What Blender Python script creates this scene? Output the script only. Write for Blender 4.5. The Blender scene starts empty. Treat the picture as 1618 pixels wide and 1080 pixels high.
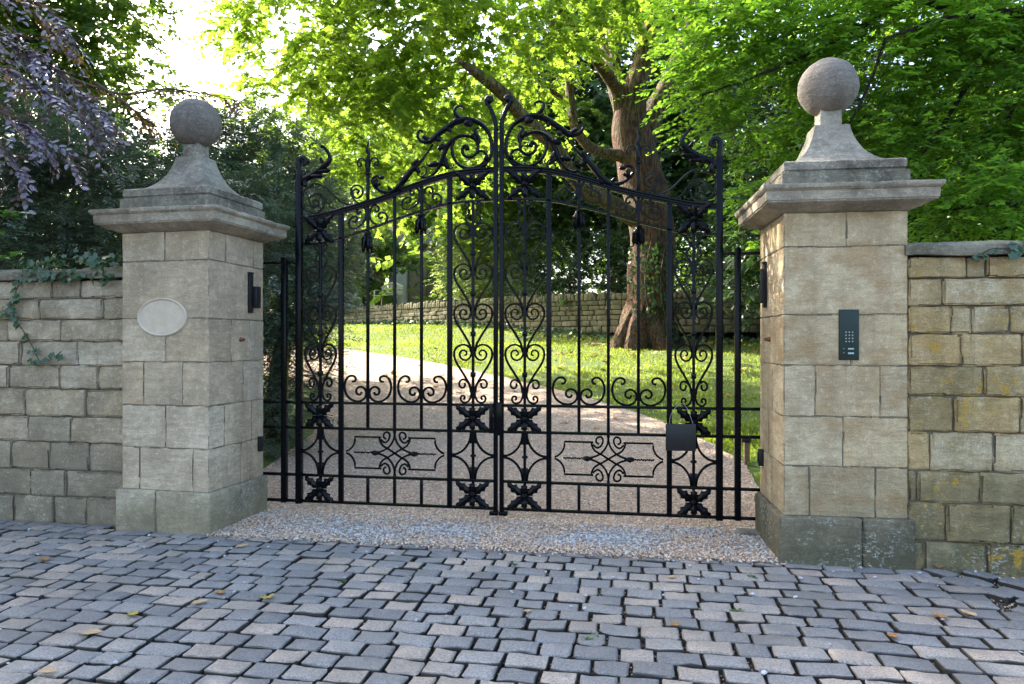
import bpy, math, random
import numpy as np
from mathutils import Vector, noise
random.seed(7); RNG = np.random.default_rng(11)
R = math.radians
S = bpy.context.scene

# ------------------------------------------------------------------ camera, world, sun, exposure
F_PX = 1123.0                      # focal length in photo pixels (1618 wide)
CAM = Vector((1.062, -5.632, 1.45)); YAW = math.atan2(.167, .986)
cd = bpy.data.cameras.new('camera'); cam = bpy.data.objects.new('camera', cd); S.collection.objects.link(cam)
cam.location = CAM; cam.rotation_euler = (R(90), 0, YAW)
cd.sensor_width = 36; cd.lens = 36 * F_PX / 1618; cd.clip_start = .05; cd.clip_end = 2000
S.camera = cam
SUN_AZ = Vector((-.88, .47)).normalized(); SUN_EL = R(33)
sd = Vector((SUN_AZ.x * math.cos(SUN_EL), SUN_AZ.y * math.cos(SUN_EL), math.sin(SUN_EL)))
sl = bpy.data.lights.new('sun', 'SUN'); sl.energy = 3.7; sl.angle = R(.5); sl.color = (1, .93, .80)
so = bpy.data.objects.new('sun', sl); S.collection.objects.link(so); so.rotation_euler = sd.to_track_quat('Z', 'Y').to_euler()
w = bpy.data.worlds.new('World'); S.world = w; w.use_nodes = True
wn = w.node_tree; sky = wn.nodes.new('ShaderNodeTexSky'); sky.sky_type = 'NISHITA'; sky.sun_disc = False
sky.sun_elevation = SUN_EL; sky.sun_rotation = math.atan2(sd.x, sd.y); sky.dust_density = 4.0; sky.air_density = 1.0; sky.ozone_density = 1.0
wn.links.new(sky.outputs[0], wn.nodes['Background'].inputs[0]); wn.nodes['Background'].inputs[1].default_value = .15
S.view_settings.view_transform = 'Standard'; S.view_settings.look = 'None'
S.view_settings.exposure = 2.62; S.view_settings.gamma = 1
S.cycles.use_denoising = True; S.cycles.max_bounces = 8; S.cycles.transparent_max_bounces = 4

# ------------------------------------------------------------------ placement helpers
CR = Vector((math.cos(YAW), math.sin(YAW), 0)); CF = Vector((-math.sin(YAW), math.cos(YAW), 0))
def at(px, py, Z):                                   # photo pixel at a real distance -> world point
    return CAM + CR * ((px - 809) / F_PX * Z) + CF * Z + Vector((0, 0, (540 - py) / F_PX * Z))
def on_y(px, py, Y):                                 # photo pixel on the vertical plane y = Y
    d = CR * ((px - 809) / F_PX) + CF + Vector((0, 0, (540 - py) / F_PX))
    return CAM + d * ((Y - CAM.y) / d.y)
def gp(px, py): p = on_y(px, py, 0.0); return (p.x, p.z)
def z1(x, y): return gp(460 + x / 3.176, 140 + y / 3.176)
def z3(x, y): return gp(400 + x / 2.92, 460 + y / 2.92)
def terrain(x, y):
    if y < .3: b = 0.0
    elif y < 14: b = 1.5 * ((y - .3) / 13.7) ** 1.05
    elif y < 20: b = 1.5 + .6 * (1 - (1 - (y - 14) / 6) ** 2)
    else: b = 2.1 + .01 * (y - 20)
    return b + .03 * noise.noise((x * .25, y * .25, 3)) * min(1, max(0, y))
def on_ground(px, py, zf=None):
    d = CR * ((px - 809) / F_PX) + CF + Vector((0, 0, (540 - py) / F_PX))
    t = 1.0
    while t < 80:
        p = CAM + d * t
        if p.z <= (terrain(p.x, p.y) if zf is None else zf): return p
        t += .02
    return p

# ------------------------------------------------------------------ tagging and mesh helpers
def link(o): S.collection.objects.link(o); return o
def tag(o, label=None, cat=None, group=None, kind=None):
    if label: o['label'] = label
    if cat: o['category'] = cat
    if group: o['group'] = group
    if kind: o['kind'] = kind
    return o
def empty(name, loc, rz=0, parent=None):
    o = bpy.data.objects.new(name, None); link(o); o.location = loc; o.rotation_euler = (0, 0, rz); o.empty_display_size = .2
    if parent: o.parent = parent
    return o
class MB:
    def __init__(s): s.v = []; s.f = []; s.c = []; s.n = 0; s.mi = []
    def add(s, vs, fs, col=(.5, .5, .5), mi=0):
        vs = np.asarray(vs, float); s.v.append(vs)
        fs = [tuple(int(i) + s.n for i in f) for f in fs]; s.f += fs; s.mi += [mi] * len(fs)
        c = np.ones((len(vs), 4)); c[:, :3] = col; s.c.append(c); s.n += len(vs)
    def build(s, name, mats, parent=None, smooth=True, loc=None):
        me = bpy.data.meshes.new(name)
        V = np.concatenate(s.v) if s.v else np.zeros((0, 3))
        if loc is not None: V = V - np.array(loc)
        me.from_pydata(V.tolist(), [], s.f)
        a = me.attributes.new('tint', 'FLOAT_COLOR', 'POINT'); a.data.foreach_set('color', np.concatenate(s.c).ravel())
        for m in (mats if isinstance(mats, (list, tuple)) else [mats]): me.materials.append(m)
        me.polygons.foreach_set('use_smooth', [smooth] * len(me.polygons)); me.polygons.foreach_set('material_index', s.mi)
        if smooth:
            try: me.set_sharp_from_angle(angle=R(38))
            except Exception: pass
        me.update(); o = bpy.data.objects.new(name, me); link(o)
        if loc is not None: o.location = loc
        if parent: o.parent = parent
        return o
_tpl = {}
def box_tpl(nx, ny, nz):
    if (nx, ny, nz) in _tpl: return _tpl[nx, ny, nz]
    idx = {}; ijk = []; F = []
    def v(i, j, k):
        if (i, j, k) not in idx: idx[i, j, k] = len(ijk); ijk.append((i, j, k))
        return idx[i, j, k]
    for i in range(nx):
        for j in range(ny):
            F.append((v(i, j, 0), v(i, j + 1, 0), v(i + 1, j + 1, 0), v(i + 1, j, 0)))
            F.append((v(i, j, nz), v(i + 1, j, nz), v(i + 1, j + 1, nz), v(i, j + 1, nz)))
    for i in range(nx):
        for k in range(nz):
            F.append((v(i, 0, k), v(i + 1, 0, k), v(i + 1, 0, k + 1), v(i, 0, k + 1)))
            F.append((v(i, ny, k), v(i, ny, k + 1), v(i + 1, ny, k + 1), v(i + 1, ny, k)))
    for j in range(ny):
        for k in range(nz):
            F.append((v(0, j, k), v(0, j, k + 1), v(0, j + 1, k + 1), v(0, j + 1, k)))
            F.append((v(nx, j, k), v(nx, j + 1, k), v(nx, j + 1, k + 1), v(nx, j, k + 1)))
    _tpl[nx, ny, nz] = (np.array(ijk), F); return _tpl[nx, ny, nz]
def axis(a, b, r, step):
    n = max(1, int((b - a - 2 * r) / step)); return np.concatenate([[a, a + r * .45], np.linspace(a + r, b - r, n + 1), [b - r * .45, b]])
def rock(mb, x0, x1, y0, y1, z0, z1, r=.01, step=.06, amp=.003, freq=9, col=(.5, .5, .5), seed=0, M=None, chip=0):
    r = min(r, (x1 - x0) * .4, (y1 - y0) * .4, (z1 - z0) * .4)
    ax, ay, az = axis(x0, x1, r, step), axis(y0, y1, r, max(step, (y1 - y0) / 6)), axis(z0, z1, r, step)
    ijk, F = box_tpl(len(ax) - 1, len(ay) - 1, len(az) - 1)
    P = np.stack([ax[ijk[:, 0]], ay[ijk[:, 1]], az[ijk[:, 2]]], 1)
    lo = np.array([x0 + r, y0 + r, z0 + r]); hi = np.array([x1 - r, y1 - r, z1 - r])
    Q = np.clip(P, lo, hi); D = P - Q; L = np.linalg.norm(D, axis=1); L[L == 0] = 1
    N = D / L[:, None]; P = Q + N * r
    for i in range(len(P)):
        p = P[i]; q = Vector((p[0] * freq + seed * 7.3, p[1] * freq, p[2] * freq))
        n = noise.noise(q) + .5 * noise.noise(q * 2.7)
        d = amp * n
        if chip and np.count_nonzero(np.abs(D[i]) > r * .3) >= 2:
            d -= chip * max(0, noise.noise(q * .9 + Vector((5, 5, 5))) + .05)
        P[i] = p + N[i] * d
    if M is not None: P = np.array([M @ Vector(p) for p in P])
    mb.add(P, F, col)
def bx(mb, x0, x1, y0, y1, z0, z1, b=.004, col=(.5, .5, .5), M=None):
    b = min(b, (x1 - x0) * .3, (y1 - y0) * .3, (z1 - z0) * .3)
    A = [np.array([a, a + b, c - b, c]) for a, c in ((x0, x1), (y0, y1), (z0, z1))]
    ijk, F = box_tpl(3, 3, 3)
    P = np.stack([A[k][ijk[:, k]] for k in range(3)], 1)
    lo = np.array([x0 + b, y0 + b, z0 + b]); hi = np.array([x1 - b, y1 - b, z1 - b])
    Q = np.clip(P, lo, hi); D = P - Q; L = np.linalg.norm(D, axis=1); L[L == 0] = 1; P = Q + D / L[:, None] * b
    if M is not None: P = np.array([M @ Vector(p) for p in P])
    mb.add(P, F, col)
def crom(pts, n=6):
    P = [Vector(p) for p in pts]; P = [P[0] * 2 - P[1]] + P + [P[-1] * 2 - P[-2]]; out = []
    for i in range(1, len(P) - 2):
        for k in range(n):
            t = k / n; a, b, c, d = P[i - 1], P[i], P[i + 1], P[i + 2]
            out.append(.5 * ((2 * b) + (c - a) * t + (2 * a - 5 * b + 4 * c - d) * t * t + (3 * b - a - 3 * c + d) * t ** 3))
    out.append(P[-2]); return out
def strip(mb, pts, w, d, y=0, taper=None, n=6, sx=1, smooth=True):
    """flat bar bent in the gate plane: pts (x,z)"""
    P = crom([(a, b) for a, b in pts], n) if smooth else [Vector(p) for p in pts]
    m = len(P); vs = []; fs = []
    for i, p in enumerate(P):
        t = (P[min(i + 1, m - 1)] - P[max(i - 1, 0)]).normalized(); nn = Vector((-t.y, t.x))
        ww = w * (taper(i / (m - 1)) if taper else 1); b = min(ww, d) * .22
        for (a, c) in ((-ww / 2 + b, -d / 2), (ww / 2 - b, -d / 2), (ww / 2, -d / 2 + b), (ww / 2, d / 2 - b), (ww / 2 - b, d / 2), (-ww / 2 + b, d / 2), (-ww / 2, d / 2 - b), (-ww / 2, -d / 2 + b)):
            q = p + nn * a; vs.append((sx * q.x, y + c, q.y))
    for i in range(m - 1):
        for k in range(8):
            f = (i * 8 + k, i * 8 + (k + 1) % 8, (i + 1) * 8 + (k + 1) % 8, (i + 1) * 8 + k)
            fs.append(f if sx > 0 else f[::-1])
    fs.append(tuple(range(8))[::-1] if sx > 0 else tuple(range(8))); e = tuple((m - 1) * 8 + k for k in range(8)); fs.append(e if sx > 0 else e[::-1])
    mb.add(vs, fs)
def tube(mb, pts, rads, seg=8, col=(.5, .5, .5), n=4, lump=0, flat=1.0, smooth=True):
    P = crom(pts, n) if smooth else [Vector(p) for p in pts]; m = len(P)
    if not hasattr(rads, '__len__'): rads = [rads] * len(pts)
    xs = np.linspace(0, len(rads) - 1, m); rr = np.interp(xs, range(len(rads)), rads)
    vs = []; fs = []; up = Vector((.13, .99, .05))
    for i, p in enumerate(P):
        t = (P[min(i + 1, m - 1)] - P[max(i - 1, 0)]).normalized()
        a = t.cross(up).normalized(); b = a.cross(t).normalized(); up = b
        for k in range(seg):
            th = 2 * math.pi * k / seg; o = a * math.cos(th) + b * math.sin(th) * flat
            r = rr[i] * (1 + (lump * noise.noise(p * 1.3 + o * 1.2) if lump else 0)); vs.append(p + o * r)
    for i in range(m - 1):
        for k in range(seg): fs.append((i * seg + k, i * seg + (k + 1) % seg, (i + 1) * seg + (k + 1) % seg, (i + 1) * seg + k))
    fs.append(tuple(range(seg))[::-1]); fs.append(tuple((m - 1) * seg + k for k in range(seg)))
    mb.add(vs, fs, col)
def ball(mb, c, r, seg=12, ring=8, sc=(1, 1, 1), M=None, amp=0, col=(.5, .5, .5)):
    vs = [(0, 0, 1)]; fs = []
    for i in range(1, ring):
        for k in range(seg):
            a = math.pi * i / ring; b = 2 * math.pi * k / seg; vs.append((math.sin(a) * math.cos(b), math.sin(a) * math.sin(b), math.cos(a)))
    vs.append((0, 0, -1)); n = len(vs) - 1
    for k in range(seg):
        fs.append((0, 1 + k, 1 + (k + 1) % seg)); fs.append((n, n - seg + (k + 1) % seg, n - seg + k))
        for i in range(ring - 2): a = 1 + i * seg; fs.append((a + k, a + seg + k, a + seg + (k + 1) % seg, a + (k + 1) % seg))
    out = []
    for v in vs:
        v = Vector(v); q = v * (r * (1 + amp * noise.noise(v * 2.3)))
        q = Vector((q.x * sc[0], q.y * sc[1], q.z * sc[2]))
        if M is not None: q = M @ q
        out.append(q + Vector(c))
    mb.add(out, fs, col)

# ------------------------------------------------------------------ materials
class N:
    def __init__(s, name):
        s.m = bpy.data.materials.new(name); s.m.use_nodes = True; s.t = s.m.node_tree; s.b = s.t.nodes['Principled BSDF']; s.out = s.t.nodes['Material Output']
        s.b.inputs['Specular IOR Level'].default_value = .3
    def n(s, k, **kw):
        o = s.t.nodes.new('ShaderNode' + k)
        for a, b in kw.items(): setattr(o, a, b)
        return o
    def l(s, a, b): s.t.links.new(a, b)
    def obj(s):
        if not hasattr(s, '_o'): s._o = s.n('TexCoord').outputs['Object']
        return s._o
    def noise(s, scale, detail=4, rough=.6, vec=None, dist=0, sc3=None):
        t = s.n('TexNoise'); t.inputs['Scale'].default_value = scale; t.inputs['Detail'].default_value = detail; t.inputs['Roughness'].default_value = rough; t.inputs['Distortion'].default_value = dist
        v = vec or s.obj()
        if sc3: m = s.n('Mapping'); m.inputs['Scale'].default_value = sc3; s.l(v, m.inputs[0]); v = m.outputs[0]
        s.l(v, t.inputs['Vector']); return t.outputs['Fac']
    def vor(s, scale, feat='F1', vec=None, out='Distance'):
        t = s.n('TexVoronoi', feature=feat); t.inputs['Scale'].default_value = scale; s.l(vec or s.obj(), t.inputs['Vector']); return t.outputs[out]
    def ramp(s, f, stops):
        r = s.n('ValToRGB'); e = r.color_ramp.elements
        while len(e) < len(stops): e.new(.5)
        for x, (p, c) in zip(e, stops): x.position = p; x.color = (*c, 1) if not isinstance(c, (int, float)) else (c, c, c, 1)
        s.l(f, r.inputs[0]); return r.outputs[0]
    def mix(s, f, a, b, mode='MIX'):
        m = s.n('Mix', data_type='RGBA', blend_type=mode)
        for i, v in ((0, f), (6, a), (7, b)):
            if isinstance(v, (int, float)): m.inputs[i].default_value = v
            elif isinstance(v, tuple): m.inputs[i].default_value = (*v, 1)
            else: s.l(v, m.inputs[i])
        return m.outputs[2]
    def math(s, op, a, b=0):
        m = s.n('Math', operation=op)
        for i, v in ((0, a), (1, b)):
            if isinstance(v, (int, float)): m.inputs[i].default_value = v
            else: s.l(v, m.inputs[i])
        return m.outputs[0]
    def attr(s, nm='tint'): a = s.n('Attribute'); a.attribute_name = nm; return a
    def bump(s, h, strength=.5, dist=.01, prev=None):
        b = s.n('Bump'); b.inputs['Strength'].default_value = strength; b.inputs['Distance'].default_value = dist; s.l(h, b.inputs['Height'])
        if prev is not None: s.l(prev, b.inputs['Normal'])
        return b.outputs[0]
    def fin(s, col=None, rough=None, nrm=None):
        for k, v in (('Base Color', col), ('Roughness', rough), ('Normal', nrm)):
            if v is None: continue
            if isinstance(v, tuple): s.b.inputs[k].default_value = (*v, 1)
            elif isinstance(v, (int, float)): s.b.inputs[k].default_value = v
            else: s.l(v, s.b.inputs[k])
        return s.m
def zcoord(q): s = q.n('SeparateXYZ'); q.l(q.obj(), s.inputs[0]); return s.outputs[2]

def mat_stone(name, a, b, stain, damp_h=.5, damp=(.10, .11, .07), lichen=.0, orange=0., warm=0.):
    q = N(name); at_ = q.attr(); sp = q.n('SeparateColor'); q.l(at_.outputs['Color'], sp.inputs[0])
    base = q.mix(sp.outputs[0], a, b)
    n1 = q.noise(2.2, 5, .65); n2 = q.noise(26, 5, .7); n3 = q.noise(7, 6, .7, sc3=(1, 1, 3.5)); n4 = q.noise(140, 3, .6)
    base = q.mix(q.ramp(n1, [(.40, 0.), (.62, .85)]), base, stain)
    base = q.mix(q.ramp(q.noise(1.1, 6, .7, sc3=(1.6, 1.6, .5)), [(.5, 0.), (.66, .5)]), base, tuple(c * .55 for c in stain))
    base = q.mix(q.ramp(n3, [(.45, 0.), (.66, .65)]), base, tuple(c * .55 for c in a))
    base = q.mix(q.math('MULTIPLY', q.ramp(n2, [(.52, 0.), (.72, 1.)]), .45), base, tuple(min(1, c * 1.45) for c in b))
    if warm:
        n = q.noise(3.1, 4, .6, sc3=(1, 1, 2)); base = q.mix(q.math('MULTIPLY', q.ramp(n, [(.5, 0.), (.64, 1.)]), warm), base, (.30, .18, .075))
    # damp, algae-stained foot of the masonry with a ragged upper edge
    zz = q.math('ADD', zcoord(q), q.math('MULTIPLY', q.math('SUBTRACT', q.noise(3.0, 5, .6), .5), damp_h * 1.7))
    dm = q.n('MapRange'); dm.inputs[1].default_value = damp_h * 1.15; dm.inputs[2].default_value = damp_h * .35; q.l(zz, dm.inputs[0])
    base = q.mix(q.math('MULTIPLY', q.math('MULTIPLY', dm.outputs[0], q.ramp(q.noise(5.5, 5, .65), [(.34, .35), (.56, 1.)])), .88), base, q.mix(q.noise(9, 4, .7), tuple(c * .6 for c in damp), tuple(c * 1.6 for c in damp)))
    st = q.noise(1.0, 5, .7, sc3=(22, 22, 1.1)); base = q.mix(q.math('MULTIPLY', q.ramp(st, [(.54, 0.), (.72, .6)]), q.ramp(q.noise(1.7, 3, .6), [(.45, 0.), (.65, 1.)])), base, tuple(c * .5 for c in stain))
    base = q.mix(q.math('MULTIPLY', sp.outputs[1], .8), base, tuple(c * .9 for c in damp))
    if lichen:
        big = q.noise(3.2, 4, .65); l = q.math('MULTIPLY', q.ramp(q.noise(42, 6, .75, sc3=(1, 1, 1.5)), [(.54, 0.), (.60, 1.)]), q.ramp(big, [(.48, 0.), (.62, 1.)]))
        base = q.mix(q.math('MULTIPLY', l, lichen), base, (.44, .45, .40))
    if orange:
        l = q.math('MULTIPLY', q.ramp(q.noise(13, 5, .65), [(.54, 0.), (.60, 1.)]), q.ramp(q.noise(2.3, 2, .5), [(.52, 0.), (.60, 1.)]))
        base = q.mix(q.math('MULTIPLY', l, orange), base, (.36, .22, .03))
    base = q.mix(.38, base, q.ramp(n4, [(.3, .15), (.7, .8)]), 'OVERLAY')
    h = q.math('ADD', q.math('MULTIPLY', n3, 1.0), q.math('ADD', q.math('MULTIPLY', n2, .5), q.math('MULTIPLY', n4, .16)))
    pits = q.ramp(q.vor(55), [(.0, 0.), (.18, 1.)])
    nm = q.bump(h, .9, .016); nm = q.bump(pits, .18, .004, nm)
    return q.fin(base, .88, nm)
M_LP = mat_stone('limestone_grey_cream', (.53, .405, .26), (.57, .485, .36), (.31, .25, .17), .30, (.16, .138, .095), .25)
M_RP = mat_stone('limestone_warm_cream', (.54, .42, .245), (.58, .49, .335), (.34, .245, .14), .34, (.10, .095, .06), .35, .1, .55)
M_PL = mat_stone('limestone_damp_plinth', (.40, .345, .235), (.48, .42, .30), (.15, .13, .09), .26, (.17, .145, .09), .7)
M_PR = mat_stone('limestone_dark_plinth', (.19, .165, .11), (.25, .215, .145), (.07, .066, .045), .30, (.075, .07, .042), .8)
M_CAP = mat_stone('weathered_cap_stone', (.24, .21, .16), (.38, .35, .285), (.055, .045, .035), .01, lichen=.6)
M_BALL = mat_stone('weathered_ball_stone', (.20, .175, .145), (.24, .21, .18), (.085, .075, .065), .01, lichen=.45)
M_COR = mat_stone('cornice_stone', (.40, .33, .235), (.46, .40, .31), (.15, .135, .105), .01, lichen=.3)
M_LW = mat_stone('rubble_wall_grey', (.44, .345, .215), (.49, .42, .31), (.20, .165, .105), .62, (.15, .13, .09), .6)
M_RW = mat_stone('rubble_wall_ochre', (.48, .34, .155), (.50, .42, .27), (.23, .17, .07), .62, (.10, .09, .045), .75, .9, .35)
M_COPE = mat_stone('coping_stone', (.20, .17, .12), (.32, .28, .21), (.05, .047, .035), .01, lichen=.5)
M_DRY = mat_stone('dry_stone', (.20, .165, .09), (.28, .235, .14), (.08, .08, .035), .01, lichen=.3)
def mat_mortar(name, c):
    q = N(name); n = q.noise(30, 5, .7); return q.fin(q.ramp(n, [(.3, tuple(x * .6 for x in c)), (.7, c)]), .95, q.bump(n, .6, .01))
M_MORT = mat_mortar('mortar_pale', (.20, .17, .12)); M_MORTD = mat_mortar('mortar_dark', (.15, .13, .095))
def mat_iron():
    q = N('black_wrought_iron'); n = q.noise(40, 4, .6); n2 = q.noise(300, 2)
    q.b.inputs['Specular IOR Level'].default_value = .12
    return q.fin(q.ramp(n, [(.3, (.0015, .0018, .0025)), (.8, (.004, .005, .007))]), q.ramp(n, [(.3, .12), (.7, .22)]), q.bump(q.math('ADD', n, q.math('MULTIPLY', n2, .3)), .25, .003))
M_IRON = mat_iron()
def simple(name, c, rough=.6, var=.3, scale=20, bump=.2, metal=0, tintmix=None):
    q = N(name); n = q.noise(scale, 4, .6); col = q.ramp(n, [(.3, tuple(x * (1 - var) for x in c)), (.7, tuple(min(1, x * (1 + var)) for x in c))])
    q.b.inputs['Metallic'].default_value = metal; return q.fin(col, rough, q.bump(n, bump, .004))
M_BLACKP = simple('black_plastic', (.012, .013, .014), .45, .2)
M_GREENP = simple('dark_green_metal_plate', (.011, .024, .020), .5, .15)
M_STEEL = simple('brushed_steel', (.30, .31, .30), .5, .1, metal=.3)
M_GLASSD = simple('display_glass', (.30, .38, .36), .2, .05)
M_PLAQ = simple('pale_plaque_stone', (.50, .42, .32), .8, .1, 14, .15)
M_RUST = simple('rusty_iron', (.16, .06, .035), .8, .4, 60)
M_WOOD = simple('weathered_post_wood', (.16, .11, .07), .8, .4, 30)
M_DEAD = simple('dry_leaf_brown', (.34, .17, .06), .7, .45, 25); M_DEADY = simple('dry_leaf_yellow', (.38, .30, .07), .6, .35, 25); M_LEAFG = simple('fresh_leaf', (.07, .16, .03), .5, .3, 25); M_DEADT = simple('dry_leaf_tan', (.46, .32, .18), .7, .3, 25)
M_HOUSE = simple('house_stone', (.30, .24, .16), .9, .3, 6); M_RENDER = simple('pale_render', (.62, .62, .54), .9, .12, 4); M_SHED = simple('pale_painted_boards', (.50, .52, .60), .6, .1, 3); M_ROOF = simple('stone_roof_tiles', (.16, .15, .12), .9, .3, 12)
M_BENCH = simple('cream_painted_bench', (.42, .42, .30), .5, .15)

def mat_sett():
    q = N('granite_setts'); a = q.attr(); sp = q.n('SeparateColor'); q.l(a.outputs['Color'], sp.inputs[0])
    base = q.ramp(sp.outputs[0], [(0, (.13, .132, .136)), (.5, (.215, .212, .210)), (.66, (.275, .26, .24)), (.80, (.34, .285, .235)), (1, (.39, .32, .255))])
    n1 = q.noise(9, 5, .6); n2 = q.noise(95, 4, .7); n3 = q.noise(320, 2, .6)
    base = q.mix(q.ramp(n1, [(.4, 0.), (.75, .5)]), base, (.21, .205, .20)); base = q.mix(.8, base, q.ramp(n2, [(.3, .12), (.7, .88)]), 'OVERLAY'); base = q.mix(q.ramp(n3, [(.55, 0.), (.62, .55)]), base, (.42, .42, .42)); base = q.mix(q.ramp(q.noise(150, 3, .7), [(.55, 0.), (.68, .6)]), base, (.07, .075, .085)); base = q.mix(q.ramp(q.noise(1.3, 5, .6), [(.45, 0.), (.65, .45)]), base, (.13, .12, .105))
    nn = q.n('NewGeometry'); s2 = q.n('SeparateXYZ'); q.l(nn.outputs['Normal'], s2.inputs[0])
    base = q.mix(q.ramp(s2.outputs[2], [(.35, .97), (.90, 0.)]), base, (.022, .019, .015))  # shade on the steep sett sides, put into the colour by normal
    q.b.inputs['Specular IOR Level'].default_value = .45
    h = q.math('ADD', n1, q.math('ADD', q.math('MULTIPLY', n2, .5), q.math('MULTIPLY', n3, .15)))
    return q.fin(base, q.ramp(n2, [(.3, .48), (.7, .72)]), q.bump(h, .9, .014))
M_SETT = mat_sett()
def mat_grit():
    q = N('joint_grit'); v = q.vor(90, out='Color'); n = q.noise(3, 4); v2 = q.vor(90)
    s = q.n('SeparateColor'); q.l(v, s.inputs[0])
    col = q.ramp(s.outputs[0], [(0, (.015, .012, .009)), (.6, (.045, .035, .025)), (.85, (.12, .095, .065)), (1, (.30, .26, .20))])
    col = q.mix(q.ramp(q.noise(2.3, 4, .6), [(.60, 0.), (.68, .85)]), col, (.04, .06, .012))
    return q.fin(col, .95, q.bump(v2, .8, .008))
M_GRIT = mat_grit()
def mat_gravel():
    q = N('drive_gravel'); v = q.vor(46, out='Color'); v2 = q.vor(46); s = q.n('SeparateColor'); q.l(v, s.inputs[0])
    col = q.ramp(s.outputs[0], [(0, (.14, .09, .062)), (.35, (.32, .225, .165)), (.7, (.46, .345, .26)), (1, (.64, .53, .42))])
    col = q.mix(.5, col, q.mix(q.noise(1.2, 5, .6), (.24, .17, .12), (.47, .355, .265)))
    return q.fin(col, .9, q.bump(q.math('SUBTRACT', 1, v2), .9, .012))
M_GRAV = mat_gravel()
def mat_pebble():
    q = N('gravel_pebbles'); a = q.attr(); n = q.noise(120, 3)
    return q.fin(q.mix(.3, a.outputs['Color'], q.ramp(n, [(.3, .2), (.7, .75)]), 'OVERLAY'), .8)
M_PEB = mat_pebble()
def mat_soil():
    q = N('lawn_turf'); n = q.noise(1.1, 5, .6); n2 = q.noise(45, 4, .7)
    c = q.mix(q.ramp(n, [(.4, 0.), (.65, 1.)]), (.075, .12, .022), (.12, .15, .035)); c = q.mix(q.ramp(n2, [(.5, 0.), (.75, .5)]), c, (.13, .10, .04)); return q.fin(c, .95, q.bump(n2, .8, .03))
M_TURF = mat_soil()
M_UNDER = simple('shaded_leaf_litter', (.075, .05, .028), .95, .5, 12, .6)
def mat_leaf(name, c, tr, tf=.45, gloss=.35, rough=.42, var=.35):
    q = N(name); a = q.attr(); sp = q.n('SeparateColor'); q.l(a.outputs['Color'], sp.inputs[0])
    f = q.ramp(sp.outputs[0], [(0, 1 - var), (1, 1 + var if 1 + var <= 1 else 1.)])
    col = q.mix(sp.outputs[1], tuple(x * .75 for x in c), tuple(x * 1.3 for x in c)); col = q.mix(1., col, f, 'MULTIPLY')
    tcol = q.mix(sp.outputs[1], tuple(x * .75 for x in tr), tuple(min(1, x * 1.25) for x in tr)); tcol = q.mix(1., tcol, f, 'MULTIPLY')
    q.l(col, q.b.inputs['Base Color']); q.b.inputs['Roughness'].default_value = rough; q.b.inputs['Specular IOR Level'].default_value = gloss
    t = q.n('BsdfTranslucent'); q.l(tcol, t.inputs[0]); m = q.n('MixShader'); m.inputs[0].default_value = tf
    q.l(q.b.outputs[0], m.inputs[1]); q.l(t.outputs[0], m.inputs[2]); q.l(m.outputs[0], q.out.inputs[0]); return q.m
ML_PLANE = mat_leaf('plane_leaves', (.09, .17, .018), (.35, .54, .045), .58, .25)
ML_BEECH = mat_leaf('beech_leaves', (.09, .20, .03), (.33, .62, .04), .5, .35, .4)
ML_BACK = mat_leaf('background_leaves', (.08, .15, .03), (.29, .46, .05), .5, .25)
ML_PALE = mat_leaf('pale_shrub_leaves', (.26, .34, .12), (.42, .55, .12), .4, .25)
ML_YEW = mat_leaf('yew_needles', (.115, .17, .11), (.12, .21, .07), .22, .7, .45)
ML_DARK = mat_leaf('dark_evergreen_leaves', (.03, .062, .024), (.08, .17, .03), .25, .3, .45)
ML_COP = mat_leaf('copper_beech_leaves', (.155, .135, .18), (.20, .10, .05), .22, .95, .25)
ML_COPG = mat_leaf('bronze_green_leaves', (.10, .075, .03), (.38, .22, .03), .5, .5, .35)
ML_IVY = mat_leaf('ivy_leaves', (.035, .09, .035), (.06, .13, .03), .2, .6, .32)
ML_GRASS = mat_leaf('grass_blades', (.20, .27, .03), (.36, .46, .04), .45, .2, .5)
ML_LAUR = mat_leaf('laurel_leaves', (.05, .14, .03), (.12, .30, .03), .35, .7, .25)
def mat_bark(name, a, b, c, sc=6):
    q = N(name); n = q.noise(sc, 5, .65, sc3=(1, 1, .35)); n2 = q.noise(sc * 6, 4, .7, sc3=(1, 1, .4)); pat = q.noise(sc * .55, 4, .6)
    col = q.mix(q.ramp(n, [(.38, 0.), (.6, 1.)]), a, b); col = q.mix(q.ramp(pat, [(.5, 0.), (.56, 1.)]), col, c); col = q.mix(q.ramp(q.noise(sc * 4.5, 5, .65, sc3=(1.6, 1.6, .22)), [(.44, .85), (.54, 0.)]), col, tuple(x * .35 for x in a)); col = q.mix(.7, col, q.ramp(n2, [(.3, .15), (.7, .85)]), 'OVERLAY')
    return q.fin(col, .9, q.bump(q.math('ADD', n, q.math('MULTIPLY', n2, .9)), 1., .12))
M_BARK = mat_bark('plane_bark', (.085, .06, .03), (.19, .14, .06), (.13, .11, .04), 3); M_BARKR = mat_bark('trunk_bark_red', (.075, .036, .02), (.16, .085, .045), (.11, .075, .038), 3); M_BARKD = mat_bark('dark_bark', (.04, .03, .022), (.08, .062, .045), (.05, .045, .03))
M_TWIG = simple('twigs', (.06, .045, .03), .9, .3)

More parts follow.
